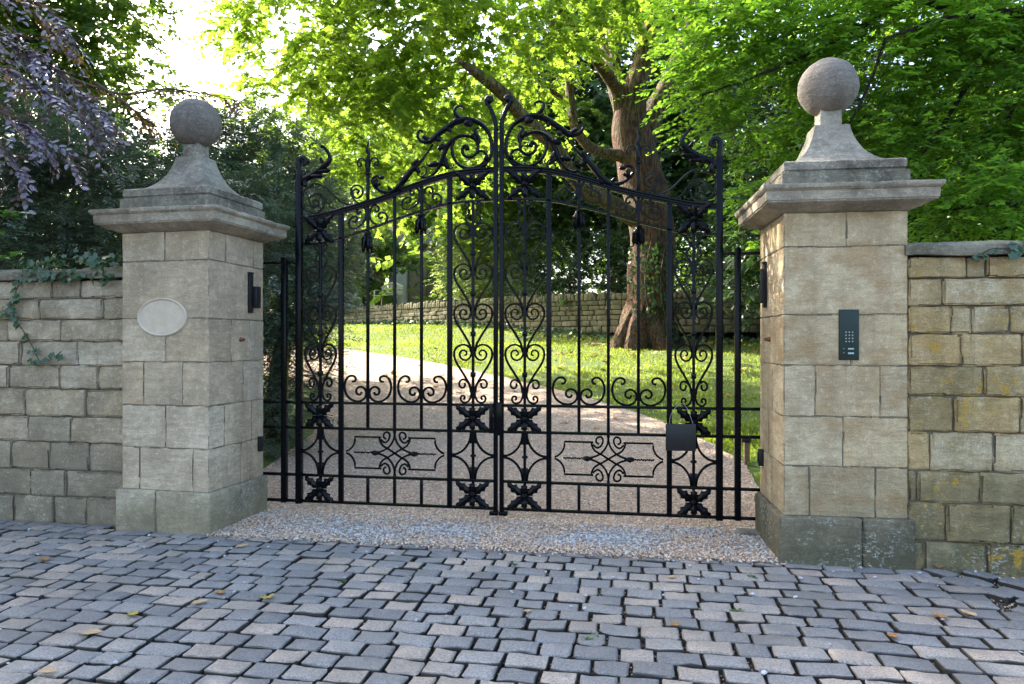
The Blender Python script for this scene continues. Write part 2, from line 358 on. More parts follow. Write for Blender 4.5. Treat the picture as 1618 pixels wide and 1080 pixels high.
# ------------------------------------------------------------------ foliage generator
T_OV = (np.array([(0, 0, 0), (.28, .27, .05), (.68, .24, .04), (1, 0, -.06), (.68, -.24, .04), (.28, -.27, .05), (.5, 0, -.02)]), [(0, 6, 1), (1, 6, 2), (2, 6, 3), (3, 6, 4), (4, 6, 5), (5, 6, 0)])
T_OV = (np.array([(0, 0, 0), (.3, .29, .06), (.72, .22, .04), (1, 0, -.06), (.72, -.22, .04), (.3, -.29, .06)]), [(0, 3, 2, 1), (0, 5, 4, 3)])
T_MAP = (np.array([(0, 0, 0), (.02, .34, -.03), (.30, .24, .03), (.50, .52, -.05), (.60, .20, .02), (1, 0, -.08), (.60, -.20, .02), (.50, -.52, -.05), (.30, -.24, .03), (.02, -.34, -.03)]), [(0, 2, 1), (0, 4, 3, 2), (0, 5, 4), (0, 6, 5), (0, 8, 7, 6), (0, 9, 8)])
T_RH = (np.array([(0, 0, 0), (.45, .30, .05), (1, 0, -.05), (.45, -.30, .05)]), [(0, 2, 1), (0, 3, 2)])
T_ND = (np.array([(0, .0, 0), (.5, .13, 0), (1, 0, 0), (.5, -.13, 0)]), [(0, 3, 2, 1)])
T_IVY = (np.array([(0, 0, 0), (-.05, .35, 0), (.35, .28, .02), (.45, .5, -.03), (1, 0, -.05), (.45, -.5, -.03), (.35, -.28, .02), (-.05, -.35, 0)]), [(0, 2, 1), (0, 4, 3, 2), (0, 6, 5, 4), (0, 7, 6)])
def unit(a): return a / np.maximum(np.linalg.norm(a, axis=-1, keepdims=True), 1e-9)
def leaves_obj(name, base, ax, nr, size, tpl, mat, parent=None, tints=None, loc=None):
    tv, tf = tpl; n = len(base); side = unit(np.cross(nr, ax)); nr = unit(np.cross(ax, side))
    V = base[:, None, :] + size[:, None, None] * (tv[None, :, 0:1] * ax[:, None, :] + tv[None, :, 1:2] * side[:, None, :] + tv[None, :, 2:3] * nr[:, None, :])
    V = V.reshape(-1, 3)
    if loc is not None: V = V - np.array(loc)
    k = len(tv); me = bpy.data.meshes.new(name)
    lens = np.tile([len(f) for f in tf], n); flat = np.concatenate([np.array(f) for f in tf])
    idx = (flat[None, :] + (np.arange(n) * k)[:, None]).ravel()
    me.vertices.add(len(V)); me.vertices.foreach_set('co', V.ravel()); me.loops.add(len(idx)); me.loops.foreach_set('vertex_index', idx)
    me.polygons.add(len(lens)); st = np.concatenate([[0], np.cumsum(lens)[:-1]]); me.polygons.foreach_set('loop_start', st); me.polygons.foreach_set('loop_total', lens)
    if tints is None: tints = RNG.random((n, 2))
    c = np.ones((n, k, 4)); c[:, :, 0] = tints[:, 0:1]; c[:, :, 1] = tints[:, 1:2]
    me.update(calc_edges=True); a = me.attributes.new('tint', 'FLOAT_COLOR', 'POINT'); a.data.foreach_set('color', c.ravel())
    me.materials.append(mat); o = bpy.data.objects.new(name, me); link(o)
    if loc is not None: o.location = loc
    if parent: o.parent = parent
    return o
def blob_points(blobs, n, clump=.0, cs=1.2, shell=.5):
    vols = np.array([b[3] * b[4] * b[5] for b in blobs]) ** .8; cnt = (vols / vols.sum() * n).astype(int); P = []; O = []
    for b, m in zip(blobs, cnt):
        d = unit(RNG.normal(size=(m * 3, 3))); r = RNG.random(m * 3) ** shell; p = d * r[:, None] * np.array(b[3:6]) + np.array(b[:3])
        if clump:
            q = np.array([noise.noise(Vector(x) * cs) for x in p]); k = q > clump - .35; p = p[k][:m]; d = d[k][:m]
        else: p = p[:m]; d = d[:m]
        P.append(p); O.append(d)
    return np.concatenate(P), np.concatenate(O)
def sprays(P, D, L, K, leaf, flat=.3, droop=.25, spread=55, up=.25, ntilt=.35):
    """twigs of length L at P along D with K alternate leaves each"""
    n = len(P); D = unit(D); Ls = L * RNG.uniform(.6, 1.3, n)
    U = np.tile([0, 0, 1.], (n, 1)) + RNG.normal(size=(n, 3)) * flat; Sd = unit(np.cross(U, D)); U = unit(np.cross(D, Sd))
    t = (np.arange(K) + .6) / K; T = Ls[:, None] * t[None, :]
    base = P[:, None, :] + D[:, None, :] * T[..., None]; base[..., 2] -= droop * T ** 2 / L
    s = np.where(np.arange(K) % 2, 1., -1.)[None, :, None] * np.ones((n, K, 1))
    a = np.radians(spread + RNG.normal(size=(n, K)) * 15)[..., None]
    A = D[:, None, :] * np.cos(a) + Sd[:, None, :] * np.sin(a) * s + RNG.normal(size=(n, K, 3)) * .18; A[..., 2] -= droop * .8
    Nn = U[:, None, :] + RNG.normal(size=(n, K, 3)) * ntilt + np.array([0, 0, up])
    sz = leaf * RNG.uniform(.65, 1.2, (n, K)) * (1 - .25 * t[None, :])
    tint = np.stack([np.clip(RNG.random((n, 1)) * .5 + RNG.random((n, K)) * .5, 0, 1), np.clip(RNG.random((n, 1)) * .6 + RNG.random((n, K)) * .4, 0, 1)], -1)
    E = P + D * Ls[:, None]; E[:, 2] -= droop * Ls ** 2 / L
    return base.reshape(-1, 3), unit(A.reshape(-1, 3)), unit(Nn.reshape(-1, 3)), sz.ravel(), tint.reshape(-1, 2), E
def twig_obj(name, A, B, r, mat, parent, loc):
    n = len(A); D = unit(B - A); s1 = unit(np.cross(D, np.array([.3, .2, 1.]))); s2 = np.cross(D, s1); V = np.zeros((n, 6, 3))
    for k in range(3):
        th = 2 * math.pi * k / 3; o = s1 * math.cos(th) + s2 * math.sin(th); V[:, k] = A + o * r; V[:, 3 + k] = B + o * r * .35
    V = V.reshape(-1, 3) - np.array(loc); me = bpy.data.meshes.new(name)
    tf = np.array([0, 1, 4, 3, 1, 2, 5, 4, 2, 0, 3, 5]); idx = (tf[None, :] + (np.arange(n) * 6)[:, None]).ravel()
    me.vertices.add(len(V)); me.vertices.foreach_set('co', V.ravel()); me.loops.add(len(idx)); me.loops.foreach_set('vertex_index', idx); me.polygons.add(3 * n)
    me.polygons.foreach_set('loop_start', np.arange(3 * n) * 4); me.polygons.foreach_set('loop_total', np.full(3 * n, 4)); me.update(calc_edges=True); me.materials.append(mat)
    o = bpy.data.objects.new(name, me); link(o); o.location = loc; o.parent = parent; o['kind'] = 'stuff'; return o
def crown(root, P, D, L, K, leaf, tpl, mat, twig_r=.004, **kw):
    b, a, nr, sz, ti, E = sprays(P, D, L, K, leaf, **kw)
    leaves_obj('crown', b, a, nr, sz, tpl, mat, root, ti)
    tw = twig_obj('twigs', P, E, twig_r, M_TWIG, root, (0, 0, 0)); return tw
def tree_root(name, base, label, cat='tree', group=None):
    o = empty(name, (0, 0, 0)); tag(o, label, cat, group); o['base'] = [base[0], base[1]]; return o

# ================================================================== GROUND
ST_Y = 0.0
mb = MB()                                              # joint bed under the setts
for (x0, x1, y0, y1) in ((-40, 40, -40, .2),):
    nx, ny = 80, 40; vs = [(x0 + (x1 - x0) * i / nx, y0 + (y1 - y0) * j / ny, -.036) for j in range(ny + 1) for i in range(nx + 1)]
    mb.add(vs, [(j * (nx + 1) + i, j * (nx + 1) + i + 1, (j + 1) * (nx + 1) + i + 1, (j + 1) * (nx + 1) + i) for j in range(ny) for i in range(nx)])
tag(mb.build('street_bed', M_GRIT), kind='structure')
PF = -.74                                              # y of the pier fronts
mb = MB(); rr = random.Random(3)
def sett(cx, cy, l, wd, rot, z, s):
    M_ = (np.array([[math.cos(rot), -math.sin(rot)], [math.sin(rot), math.cos(rot)]]))
    r = rr.uniform(.009, .019); ax, ay = axis(-l / 2, l / 2, r, .04), axis(-wd / 2, wd / 2, r, .04); az = np.array([-.07, -.022, -.007, 0])
    ijk, F = box_tpl(len(ax) - 1, len(ay) - 1, 3)
    P = np.stack([ax[ijk[:, 0]], ay[ijk[:, 1]], az[ijk[:, 2]]], 1)
    lo = np.array([-l / 2 + r, -wd / 2 + r]); Q = np.clip(P[:, :2], lo, -lo); D = P[:, :2] - Q; Ln = np.linalg.norm(D, axis=1); Lz = np.where(Ln == 0, 1, Ln)
    P[:, :2] = Q + D / Lz[:, None] * np.minimum(Ln, r)[:, None]
    e = np.minimum(1 - np.abs(P[:, 0]) / (l / 2), 1 - np.abs(P[:, 1]) / (wd / 2)); dome = rr.uniform(.003, .010)
    top = ijk[:, 2] == 3
    P[:, 2] += np.where(top, dome * np.clip(e * 3, 0, 1) - np.where(e < .02, .006, 0), 0)
    tl = (rr.gauss(0, .02), rr.gauss(0, .02))
    for i in range(len(P)):
        q = Vector((P[i][0] * 14 + s * 3.1, P[i][1] * 14 + s * 1.7, s)); a = noise.noise(q)
        b = noise.noise(q * .5 + Vector((9, 1, 0)))
        if Ln[i] > 0: P[i][0] += .006 * b * (1 if P[i][0] > 0 else -1) + .003 * noise.noise(q * 3); P[i][1] += .006 * a + .003 * noise.noise(q * 3.3)
        if top[i]: P[i][2] += .0045 * a + .002 * noise.noise(q * 2.6) + P[i][0] * tl[0] + P[i][1] * tl[1]
    xy = P[:, :2] @ M_.T; P[:, 0] = xy[:, 0] + cx; P[:, 1] = xy[:, 1] + cy; P[:, 2] += z
    mb.add(P, F, (min(1, max(0, s % 1)), 0, 0))
def diag(x, y):                                        # corner by the right wall where the rows turn
    return x > 2.92 + (-.66 - y) * .35 and y > -1.75
yrow = PF + .03; ri = 0
while yrow > -5.2:
    x = -7.5 + rr.uniform(0, .15); pitch = rr.uniform(.134, .144)
    while x < 7:
        l = rr.uniform(.15, .215) * (1.22 if x > 1.6 else 1) * (1.12 if rr.random() < .2 else 1) * (.72 if rr.random() < .12 else 1)
        cx, cy = x + l / 2, yrow - pitch / 2 + .009 * math.sin(x * .9 + 1)
        if not diag(cx, cy) and not (cx < -2.9 and cy > -.62):
            sett(cx, cy, l - rr.uniform(.010, .019), pitch - rr.uniform(.013, .020), rr.gauss(0, .009), rr.gauss(0, .003), rr.random() + ri * 40 + int(x * 10))
        x += l
    yrow -= pitch; ri += 1
for i in range(14):                                    # short rows between the pier fronts line and the walls, left
    pass
for k in range(19):
    for j in range(22):
        a = R(-47); u = 3.2 + k * .14; x = 2.9 + (j - 3) * .21 * math.cos(a) - (k - 4) * .14 * math.sin(a) * -1
        x = 4.2 + (j - 11) * .2 * math.cos(a) + (k - 9) * .14 * math.sin(-a); y = -1.2 + (j - 11) * .2 * math.sin(a) + (k - 9) * .14 * math.cos(a) + (.1 if k % 2 else 0) * math.sin(a)
        if diag(x + .03, y) and y < PF + .0 and x < 7: sett(x, y, .175, .115, a + rr.gauss(0, .04), rr.gauss(0, .004), rr.random() * .5 + k * 17 + j)
for (yy, xs) in ((-.665, (-7.4, -2.98)),):
    x = xs[0]
    while x < xs[1] - .1: l = rr.uniform(.15, .21); sett(x + l / 2, yy, l - .014, .10, rr.gauss(0, .03), -.004, rr.random() * .4 + 900 + int(x * 10)); x += l
tag(mb.build('cobbled_street', M_SETT), kind='structure')

# drive edge read from the photograph, on the sloping ground
edge_px = [(1196, 800), (1193, 765), (1180, 735), (1132, 706), (1054, 671), (1005, 652), (940, 632), (868, 613), (794, 596), (700, 576), (620, 562), (545, 552)]
edge = [on_ground(*p) for p in edge_px]
LZ = lambda x, y: terrain(x, y)
mb = MB()                                              # lawn and woodland floor: one sheet out to the horizon
gx = np.concatenate([np.linspace(-400, -30, 12), np.linspace(-25, 25, 101), np.linspace(30, 400, 12)]); gy = np.concatenate([np.linspace(.15, 22, 110), np.linspace(23, 60, 20), np.linspace(80, 700, 12)])
vs = [(x, y, LZ(x, y) - .006 * (y < 1)) for y in gy for x in gx]; nx = len(gx)
mb.add(vs, [(j * nx + i, j * nx + i + 1, (j + 1) * nx + i + 1, (j + 1) * nx + i) for j in range(len(gy) - 1) for i in range(nx - 1)])
tag(mb.build('lawn_ground', M_TURF), kind='structure')
def edge_x(y):                                         # right edge of the drive as a function of y
    ys = [p.y for p in edge]; return float(np.interp(y, ys, [p.x for p in edge]))
ymax = max(p.y for p in edge)
def left_x(y): return float(np.interp(y, [0, 3, 6, 8, 10, 12, 14, 20], [-2.6, -3.0, -4.3, -6.5, -9.5, -14, -20, -30]))
mb = MB(); rows = []
ys = np.linspace(-.05, ymax + 6, 150)
def ex(y):
    if y <= ymax: return edge_x(y) + .07 * noise.noise((y * 3, 1, 1)) + .04 * noise.noise((y * 11, 1, 1))
    return edge_x(ymax) - (y - ymax) * 4.5
for y in ys:
    a, b = left_x(y), ex(y)
    if b < a + .3: b = a + .3
    for k in range(41): x = a + (b - a) * k / 40; rows.append((x, y, terrain(x, y) + .012))
mb.add(rows, [(j * 41 + i, j * 41 + i + 1, (j + 1) * 41 + i + 1, (j + 1) * 41 + i) for j in range(len(ys) - 1) for i in range(40)])
tag(mb.build('gravel_drive', M_GRAV), kind='structure')
mb = MB(); na = 60; av = []
for j in range(13):                                    # gravel apron between the piers
    for i in range(na + 1):
        x = -2.04 + 4.08 * i / na; t = j / 12; y = (PF - .05 + .05 * noise.noise((x * 2.5, 0, 2))) * t + .0 * (1 - t)
        av.append((x, y, .012 - .026 * max(0, t - .8) / .2 + .006 * noise.noise((x * 3, y * 3, 0))))
mb.add(av, [(j * (na + 1) + i, (j + 1) * (na + 1) + i, (j + 1) * (na + 1) + i + 1, j * (na + 1) + i + 1) for j in range(12) for i in range(na)])
tag(mb.build('gravel_apron', M_GRAV), kind='structure')

# pebbles (one mass nobody could count)
def pebbles(name, XY, Z, size, cols):
    ico = []; t = (1 + 5 ** .5) / 2
    for a in (-1, 1):
        for b in (-t, t): ico += [(0, a, b), (a, b, 0), (b, 0, a)]
    ico = np.array(ico) / 1.9; from itertools import combinations
    fs = []
    for c in combinations(range(12), 3):
        p = ico[list(c)]; e = [np.linalg.norm(p[0] - p[1]), np.linalg.norm(p[1] - p[2]), np.linalg.norm(p[0] - p[2])]
        if max(e) < 1.2:
            nrm = np.cross(p[1] - p[0], p[2] - p[0]); fs.append(c if nrm @ p.mean(0) > 0 else (c[0], c[2], c[1]))
    n = len(XY); sc = size[:, None] * RNG.uniform(.55, 1.2, (n, 3)); sc[:, 2] *= .6
    th = RNG.uniform(0, 6.28, n); tilt = RNG.normal(0, .4, n); V = ico[None] * sc[:, None, :] * RNG.uniform(.8, 1.15, (n, 12, 1))
    V[..., 2] += V[..., 0] * np.tan(np.clip(tilt, -1, 1))[:, None] * .5
    x = V[..., 0] * np.cos(th)[:, None] - V[..., 1] * np.sin(th)[:, None]; y = V[..., 0] * np.sin(th)[:, None] + V[..., 1] * np.cos(th)[:, None]
    V = np.stack([x + XY[:, 0:1], y + XY[:, 1:2], V[..., 2] + Z[:, None]], -1).reshape(-1, 3)
    me = bpy.data.meshes.new(name); idx = (np.array(fs).ravel()[None] + (np.arange(n) * 12)[:, None]).ravel(); nf = n * len(fs)
    me.vertices.add(len(V)); me.vertices.foreach_set('co', V.ravel()); me.loops.add(len(idx)); me.loops.foreach_set('vertex_index', idx); me.polygons.add(nf)
    me.polygons.foreach_set('loop_start', np.arange(nf) * 3); me.polygons.foreach_set('loop_total', np.full(nf, 3)); me.update(calc_edges=True)
    c = np.ones((n, 12, 4)); c[..., :3] = cols[:, None, :]; a = me.attributes.new('tint', 'FLOAT_COLOR', 'POINT'); a.data.foreach_set('color', c.ravel()); me.materials.append(M_PEB)
    o = bpy.data.objects.new(name, me); link(o); tag(o, kind='stuff'); return o
PAL = np.array([(.56, .43, .31), (.42, .29, .20), (.68, .57, .45), (.30, .20, .14), (.50, .35, .26), (.60, .46, .31), (.36, .31, .27)]); SLATE = np.array([(.28, .275, .265), (.37, .36, .345), (.20, .195, .19), (.46, .45, .43)])
n = 24000; X = RNG.uniform(-2.05, 2.05, n); Y = RNG.uniform(PF - .12, .0, n)
slate_d = np.array([noise.noise((x * 1.7 + 3, y * 3.1, 1)) for x, y in zip(X, Y)]) + np.exp(-((X - 1.05) / .6) ** 2 - ((Y + .38) / .22) ** 2) * .9 + np.exp(-((X + .9) / .8) ** 2 - ((Y + .4) / .25) ** 2) * .6
isl = slate_d > .70 + RNG.normal(0, .42, n); cols = PAL[RNG.integers(0, len(PAL), n)]; cols[isl] = SLATE[RNG.integers(0, 4, isl.sum())]; sz = RNG.uniform(.005, .011, n); sz[isl] = RNG.uniform(.007, .019, isl.sum())
keep = Y > PF - RNG.random(n) * .12; tag(pebbles('apron_gravel_pebbles', np.stack([X, Y], 1)[keep], (.014 + RNG.uniform(0, .008, n))[keep], sz[keep], cols[keep]), 'loose cream and blue grey gravel scattered in front of the gates', 'gravel')
n = 30000; Y = 7.0 * RNG.random(n) ** 1.5; X = np.array([RNG.uniform(left_x(y) if y > 1 else -2.3, edge_x(y)) for y in Y]); cols = PAL[RNG.integers(0, len(PAL), n)]
tag(pebbles('drive_gravel_pebbles', np.stack([X, Y], 1), np.array([terrain(x, y) for x, y in zip(X, Y)]) + .014, RNG.uniform(.006, .012, n), cols), 'pinkish cream gravel covering the drive behind the gates', 'gravel')
n = 26000; X = RNG.uniform(-5, 5, n); Y = PF - .0 - 3.4 * RNG.random(n) ** 2.6; cols = PAL[RNG.integers(0, len(PAL), n)]; s_ = RNG.random(n) < .006; cols[s_] = np.array([.42, .43, .47])
tag(pebbles('stray_grit', np.stack([X, Y], 1), np.where(s_, .008, -.030) + RNG.uniform(0, .007, n), np.where(s_, RNG.uniform(.008, .016, n), RNG.uniform(.004, .008, n)), cols), 'stray gravel lodged in the joints between the setts', 'gravel')

# ================================================================== PIERS
def pier(name, label, corner, rz, mats, front, side, zr, plinth_sp, inner, chipseed, tints, plaque=False):
    """corner: front corner on the gate side; inner=+1: the gate lies to the pier's +x"""
    root = empty(name, (corner[0], corner[1], 0), rz); tag(root, label, 'gate pier')
    Wp, Dp = .766, .73; mS, mP = mats; rnd = random.Random(chipseed)
    X = lambda t: (-Wp + t * Wp) if inner > 0 else t * Wp            # fraction across the front, left to right
    mb = MB(); mo = MB()
    for k in range(len(zr) - 1):
        za, zb = zr[k], zr[k + 1]; fs = [0] + front[k] + [1]; sd = [0] + side[k] + [1]; g = .0014
        for i in range(len(fs) - 1):
            cornerblk = (i == len(fs) - 2) if inner > 0 else (i == 0)
            d1 = Dp * sd[1] if len(sd) > 2 or cornerblk else Dp * .5
            if not cornerblk: d1 = Dp * .35
            elif len(sd) == 2: d1 = Dp
            rock(mb, X(fs[i]) + g, X(fs[i + 1]) - g, 0, d1 - g, za + g, zb - g, .006, .04, .0022, 12, (tints.get((k, i), rnd.random()), rnd.random() * .18 + tints.get(('d', k), 0), 0), k * 10 + i, chip=.05)
        cw = Wp * (1 - fs[-2]) if inner > 0 else Wp * fs[1]
        for j in range(1, len(sd) - 1):
            xa, xb = (-cw + g, 0) if inner > 0 else (0, cw - g)
            rock(mb, xa, xb, Dp * sd[j] + g, Dp * sd[j + 1] - g, za + g, zb - g, .0045, .045, .0018, 12, (rnd.random(), rnd.random() * .2, 0), k * 31 + j, chip=.05)
    o = mb.build('shaft', mS, root)
    bx(mo, X(0) + .006, X(1) - .006, .006, Dp - .004, zr[0] + .001, zr[-1] - .001, .002); mo.build('mortar', M_MORT, o)
    mb = MB(); e = .036; ps = [0] + plinth_sp + [1]; PX = lambda t: X(0) - e + t * (Wp + 2 * e)
    for i in range(len(ps) - 1): rock(mb, PX(ps[i]) + .002, PX(ps[i + 1]) - .002, -e, Dp * .5, -.06, zr[0] + .002, .012, .04, .004, 8, (rnd.random(), rnd.random() * .3, 0), 77 + i, chip=.035)
    cwx = (PX(ps[-2]) + .002, PX(1) - .002) if inner > 0 else (PX(0) + .002, PX(ps[1]) - .002)
    rock(mb, *cwx, Dp * .5 + .003, Dp + e * .5, -.06, zr[0] + .002, .012, .04, .004, 8, (rnd.random(), .2, 0), 99, chip=.03)
    mb.build('plinth', mP, root)
    cx, cy = (X(0) + X(1)) / 2, Dp / 2
    def ring(mbx, prof, seed, amp=.003, sub=14, jag=.0, col=(.5, .1, 0)):
        vs = []; fs = []; per = []
        for (hw, z) in prof:                                          # hw: offset beyond the shaft
            a, b = Wp / 2 + hw, Dp / 2 + hw; loop = []
            for s0, s1 in (((-a, -b), (a, -b)), ((a, -b), (a, b)), ((a, b), (-a, b)), ((-a, b), (-a, -b))):
                for t in range(sub):
                    u = t / sub; x = s0[0] + (s1[0] - s0[0]) * u; y = s0[1] + (s1[1] - s0[1]) * u
                    d = amp * noise.noise((x * 9 + seed, y * 9, z * 20)) - jag * .5 * max(0, noise.noise((x * 11 + seed, y * 11, z * 4)) - .1) * max(0, hw) * 3
                    loop.append((cx + x * (1 + d / .4), cy + y * (1 + d / .4), z + d * .5))
            vs += loop
        m = 4 * sub
        for i in range(len(prof) - 1):
            for k in range(m): fs.append((i * m + k, i * m + (k + 1) % m, (i + 1) * m + (k + 1) % m, (i + 1) * m + k))
        fs.append(tuple(range(m))[::-1]); fs.append(tuple((len(prof) - 1) * m + k for k in range(m))); mbx.add(vs, fs, col)
    zt = zr[-1]
    mb = MB(); ring(mb, [(.0, zt), (.012, zt + .002), (.03, zt + .008), (.085, zt + .030), (.122, zt + .046), (.128, zt + .049), (.130, zt + .058), (.136, zt + .060), (.138, zt + .118), (.145, zt + .121), (.150, zt + .128), (.157, zt + .134), (.160, zt + .152), (.156, zt + .160), (.0, zt + .172)], chipseed, .003, 24, .10); mb.build('cornice', M_COR, root)
    mb = MB(); ring(mb, [(.010, zt + .150), (.010, zt + .262), (-.012, zt + .264), (-.012, zt + .277)], chipseed + 2, .003, 14, col=(.3, .35, 0)); mb.build('blocking_course', M_CAP, root)
    mb = MB(); w0 = -.004; zs = zt + .276
    prof = [(w0 - .006, zs + .002), (w0, zs + .008), (w0, zs + .056), (w0 - .008, zs + .064)]
    a1 = .112; bo = Wp / 2 - .385
    for hw_, t in ((.352, .0), (.300, .028), (.268, .075), (.238, .15), (.208, .25), (.182, .37), (.160, .50), (.142, .64), (.126, .80), (.113, 1.)): prof.append((hw_ - .383 + .0, zs + .070 + .30 * t))
    prof.append((.098 - .383, zs + .374)); ring(mb, prof, chipseed + 5, .002, 16)
    # square neck
    o = mb.build('swept_pedestal', M_CAP, root)
    mb = MB(); nh = .071; rock(mb, cx - nh, cx + nh, cy - nh, cy + nh, zs + .37, zs + .50, .006, .03, .002, 14, (.8, 0, 0), chipseed); mb.build('neck', M_CAP, root)
    mb = MB(); ball(mb, (cx, cy, zs + .655), .198, 48, 32, amp=.02, col=(.4, 0, 0)); mb.build('ball_finial', M_BALL, root)
    return root, Wp, Dp
ZR = [.312, .64, .965, 1.297, 1.628, 2.07, 2.295]
lp, Wp, Dp = pier('stone_gate_pier', 'pale grey stone gate pier with blank oval plaque, left of the gates', (-2.079, PF, 0), -R(3.1), (M_LP, M_PL),
    [[.21, .82], [.51], [.255, .70], [.507], [], [.5]], [[.56], [.26, .76], [.6], [.38, .72], [], [.28, .8]], ZR, [.43], 1, 5, {(2, 2): .2, ('d', 2): .15})
rp, _, _ = pier('stone_gate_pier', 'warm cream stone gate pier with green entry panel, right of the gates', (2.039, PF, 0), R(1.8), (M_RP, M_PR),
    [[.21, .74], [.485], [.26, .78], [.55], [], [.51]], [[.5], [.6], [.45], [.55], [], [.5]], ZR, [.62], -1, 9, {('d', 0): .25})
# blank oval plaque on the left pier
pq = MB(); c = (-Wp + .473 * Wp, 1.64); a, b = .218, .147; vs = []; fs = []; m = 64
for k, (s, y) in enumerate(((1.0, .01), (1.0, -.009), (.965, -.016), (.935, -.012), (.915, -.0045), (.90, -.0045))):
    for i in range(m): th = 2 * math.pi * i / m; vs.append((c[0] + (a * s) * math.cos(th), y, c[1] + (b * (1 - (1 - s) * 1.4)) * math.sin(th)))
for k in range(5):
    for i in range(m): fs.append((k * m + i, (k + 1) * m + i, (k + 1) * m + (i + 1) % m, k * m + (i + 1) % m))
fs.append(tuple(5 * m + i for i in range(m))[::-1]); fs.append(tuple(range(m))); fs = [f[::-1] for f in fs]; pq.add(vs, fs); o = pq.build('oval_plaque', M_PLAQ, lp); o['label'] = 'blank pale oval stone plaque with raised rim'

def pier_world(root, x, y, z):
    c, s = math.cos(root.rotation_euler.z), math.sin(root.rotation_euler.z); return Vector((root.location.x + c * x - s * y, root.location.y + s * x + c * y, z))
# entry panel on the right pier
ip = empty('entry_panel', pier_world(rp, .405, 0, 1.335), rp.rotation_euler.z); tag(ip, 'dark green metal entry panel with keypad on right pier front', 'intercom')
mb = MB(); bx(mb, -.062, .062, -.006, .012, -.002, .326, .002); mb.build('rim', M_GREENP, ip); mb = MB(); bx(mb, -.060, .060, -.012, -.003, .001, .323, .0015); mb.build('plate', M_GREENP, ip)
for r_ in range(4):
    for c_ in range(3): mb = MB(); ball(mb, (-.020 + c_ * .020, -.013, .178 - r_ * .020), .0052, 8, 6, (1, .6, 1)); mb.build('key', M_STEEL, ip)
for (xa, xb, za, zb, m_) in ((-.008, .028, .066, .076, M_GLASSD), (-.008, .028, .036, .048, M_GLASSD)): mb = MB(); bx(mb, xa, xb, -.0145, -.011, za, zb, .0007); mb.build('display_slot', m_, ip)
for z_ in (.072, .045): mb = MB(); ball(mb, (-.034, -.013, z_), .0035, 8, 6, (1, .6, 1)); mb.build('indicator_light', M_STEEL, ip)
# iron hinge boxes and sensors on the pier flanks
def flank(root, sgn, y, z, parts, name, label, cat):
    e_ = empty(name, pier_world(root, 0, y, z), root.rotation_euler.z); tag(e_, label, cat)
    for (nm, x0, x1, y0, y1, za, zb, b) in parts:
        mb = MB(); bx(mb, *((x0, x1) if sgn > 0 else (-x1, -x0)), y0, y1, za, zb, b); mb.build(nm, M_BLACKP, e_)
    return e_
flank(lp, 1, .50, 1.69, [('backplate', -.005, .022, 0, .05, 0, .32, .004), ('housing', .0225, .06, .035, .10, .04, .22, .006), ('end_cap', -.003, .028, -.004, .054, .322, .334, .003)], 'gate_sensor', 'tall black sensor box on inner flank of left pier', 'sensor')
flank(rp, -1, .50, 1.70, [('backplate', -.005, .022, 0, .05, 0, .32, .004), ('housing', .0225, .05, -.03, .0, .03, .28, .008), ('end_cap', -.003, .028, -.004, .054, .322, .334, .003)], 'gate_sensor', 'tall black sensor box on inner flank of right pier', 'sensor')
flank(lp, 1, .64, .53, [('housing', -.003, .035, 0, .045, 0, .125, .005), ('lens', .036, .041, .008, .037, .03, .10, .002)], 'photocell', 'small black photocell low on left pier by the railing', 'photocell')
flank(rp, -1, .60, .53, [('housing', -.003, .035, 0, .045, 0, .125, .005), ('lens', .036, .041, .008, .037, .03, .10, .002)], 'photocell', 'small black photocell low on right pier by the railing', 'photocell')
for root, sg, lab in ((lp, 1, 'stub of old iron pin set in left pier flank'), (rp, -1, 'rusty old iron pin set in right pier flank')):
    mb = MB(); p = pier_world(root, 0, .40, 1.47); tube(mb, [(0, 0, 0), (sg * .012, 0, 0), (sg * .03, 0, .0)], [.02, .016, .011], 10, n=2); ball(mb, (sg * .03, 0, 0), .013, 8, 6); o = mb.build('iron_pin', M_RUST); o.location = p; o.rotation_euler = (0, 0, root.rotation_euler.z); tag(o, lab, 'iron pin')

